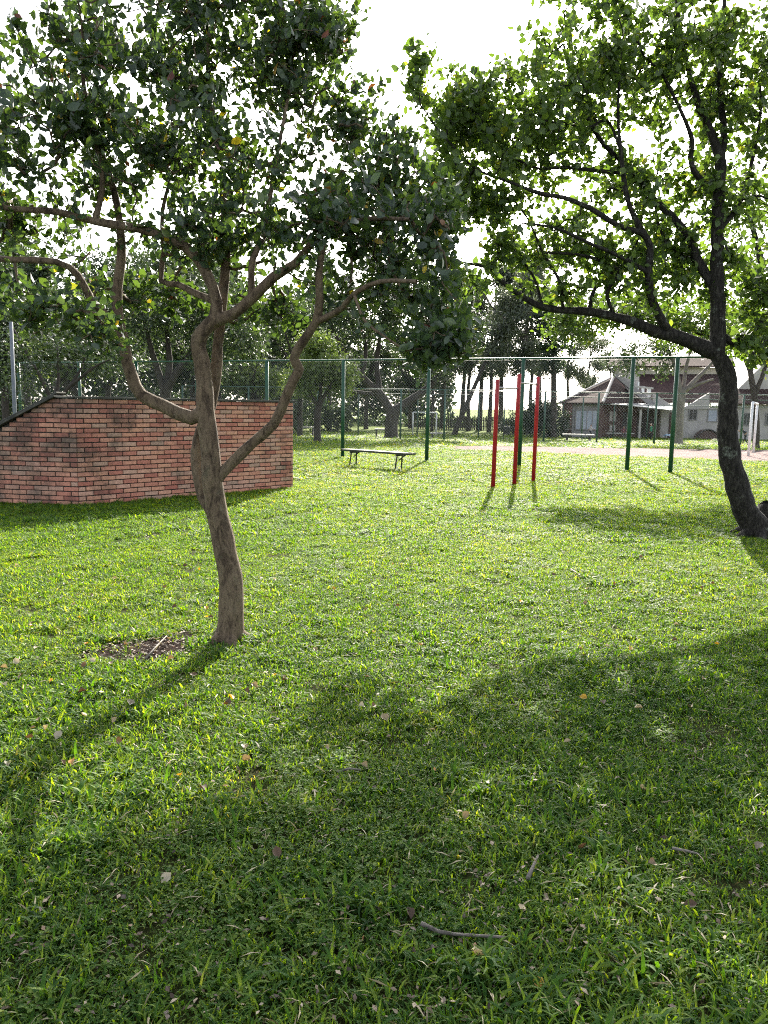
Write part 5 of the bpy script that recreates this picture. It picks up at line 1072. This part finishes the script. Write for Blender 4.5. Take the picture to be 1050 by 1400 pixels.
for px, py, s, lab, yl in ((379, 1178, .062, 'pale tan fallen leaf standing in dark grass below the twig', 0), (228, 1214, .055, 'thin pinkish curled leaf in the dark grass near the bottom corner', 0), (559, 1262, .05, 'brown folded leaf just above the long forked twig', 0),
                           (334, 1030, .055, 'pinkish tan leaf paired beside a yellow leaf', 0), (328, 1025, .05, 'yellow leaf standing beside two pinkish leaves', 1), (336, 1048, .06, 'flat pinkish leaf just below the yellow one', 0),
                           (277, 1089, .06, 'pink brown curled leaf in the shade below the tree shadow', 0), (248, 1070, .055, 'dark orange brown leaf in the shade below the tree shadow', 1), (178, 970, .065, 'pale brown leaf lying in the trunk shadow', 0), (80, 1014, .065, 'dark curled leaf at the lower end of the trunk shadow', 0),
                           (526, 991, .07, 'long pale leaf in the middle of the lawn', 0), (762, 982, .055, 'white dry leaf on the lawn below the leaning tree shade', 0), (944, 975, .055, 'white dry leaf near the shaded edge under the leaning tree', 0), (669, 1080, .05, 'small cream leaf in the middle of the dark grass', 0),
                           (1037, 1168, .055, 'grey leaf at the very edge of the shaded grass', 0), (796, 1170, .05, 'dark grey leaf in the shaded grass above the leaning twig', 0), (638, 1126, .05, 'brown pointed leaf below the small cream leaf', 0), (890, 1193, .05, 'red brown leaf in the shaded grass', 0),
                           (878, 1088, .055, 'dark red leaf under the leaning tree shade', 0), (651, 1320, .06, 'dark red leaf below the long forked twig', 0), (736, 1360, .045, 'yellow green leaf lying near the bottom edge', 1), (390, 937, .06, 'pale leaf near the tip of the soil patch shadow', 0), (455, 810, .06, 'orange leaf on the sunny lawn beside the trunk', 1),
                           (876, 766, .07, 'white leaf in the sunlit strip before the leaning tree', 0), (855, 719, .06, 'orange red leaf in the far shade band', 1), (712, 1255, .05, 'brown leaf at the foot of the leaning twig', 0), (943, 1250, .055, 'pinkish grey leaf in the shaded grass at the lower edge', 0)):
    fallen(px, py, s, lab, None, bool(yl))
for i in range(190):
    px, py = random.uniform(0, 1050), random.choice((random.uniform(770, 900), random.uniform(850, 1080), random.uniform(790, 980)))
    if px > 560 and random.random() < .55: continue
    fallen(px, py, random.uniform(.035, .062), 'small dry leaf scattered over the sunlit lawn round the thin trunk', 'small dry leaves scattered on the lawn', random.random() < .12, .048)
# litter too small to count
m = 2600; px = rng.uniform(-60, 1110, m); py = 760 + 640 * rng.random(m) ** 1.2; pos = []
for a_, b_ in zip(px, py):
    p = G(a_, b_); pos.append((p.x, p.y, p.z + rng.uniform(.008, .035)))
ps_ = np.stack([rng.normal(soilc.x, .28, 700), rng.normal(soilc.y + .05, .2, 700), rng.uniform(.01, .025, 700)], 1)
pos = np.concatenate([np.array(pos), ps_]); m = len(pos)
Fm = frames(unit(np.stack([rng.normal(0, 1, m), rng.normal(0, 1, m), rng.normal(0, .2, m)], 1)), unit(rng.normal(0, .35, (m, 3)) + np.array([0, 0, 1])))
link('leaf_litter', leaf_mesh('leaf_litter', pos, Fm, rng.uniform(.010, .030, m), M['dry_leaf_mass'], LEAF4_V, LEAF4_F), label='fine dry leaf litter between the grass blades', kind='stuff')
m = 9000; yy = rng.uniform(1.2, 9.0, m); xx = rng.uniform(-1, 1, m) * (.56 * yy + 1.2); pos = np.stack([xx, yy, rng.uniform(.012, .04, m)], 1)
Fm = frames(unit(np.stack([rng.normal(0, 1, m), rng.normal(0, 1, m), rng.normal(0, .25, m)], 1)), unit(rng.normal(0, .5, (m, 3)) + np.array([0, 0, 1])))
link('dry_straw', leaf_mesh('dry_straw', pos, Fm, rng.uniform(.03, .075, m), M['straw'], LEAF4_V, LEAF4_F, .16), label='dry straw blades lying in the lawn', kind='stuff')
def twig(label, pts, r, fork=None):
    ps = [G(x, y) + Z * .035 for x, y in pts]; mb = MB(); mb.tube(ps, [r * (1 - .5 * i / (len(ps) - 1)) for i in range(len(ps))], 7)
    if fork: mb.tube([ps[fork[0]], G(*fork[1]) + Z * .05], [r * .6, r * .25], 6)
    mb.build('fallen_twig', M['twig'], None, True, label=label, cat='twig', group='dead twigs in the grass')
twig('long grey forked twig in the dark grass near the bottom edge', [(576, 1277), (598, 1288), (622, 1292), (690, 1296)], .0075, (2, (640, 1300)))
twig('short grey twig in the dark grass by the pale tan leaf', [(387, 1243), (408, 1245), (427, 1242)], .007)
twig('upright leaning grey twig in the shaded grass', [(721, 1214), (727, 1200), (735, 1182)], .008)
twig('thin pale twig beside the folded dark leaf on the lawn', [(462, 1066), (478, 1061), (493, 1063)], .006)
twig('thin dark twig in the shaded grass by the dark grey leaf', [(918, 1172), (935, 1175), (955, 1180)], .006)
twig('pale stick on the sunny lawn before the leaning tree', [(780, 783), (788, 788), (797, 795)], .010)
twig('pale stick lying across the dark soil patch', [(199, 908), (212, 893), (228, 876)], .007)
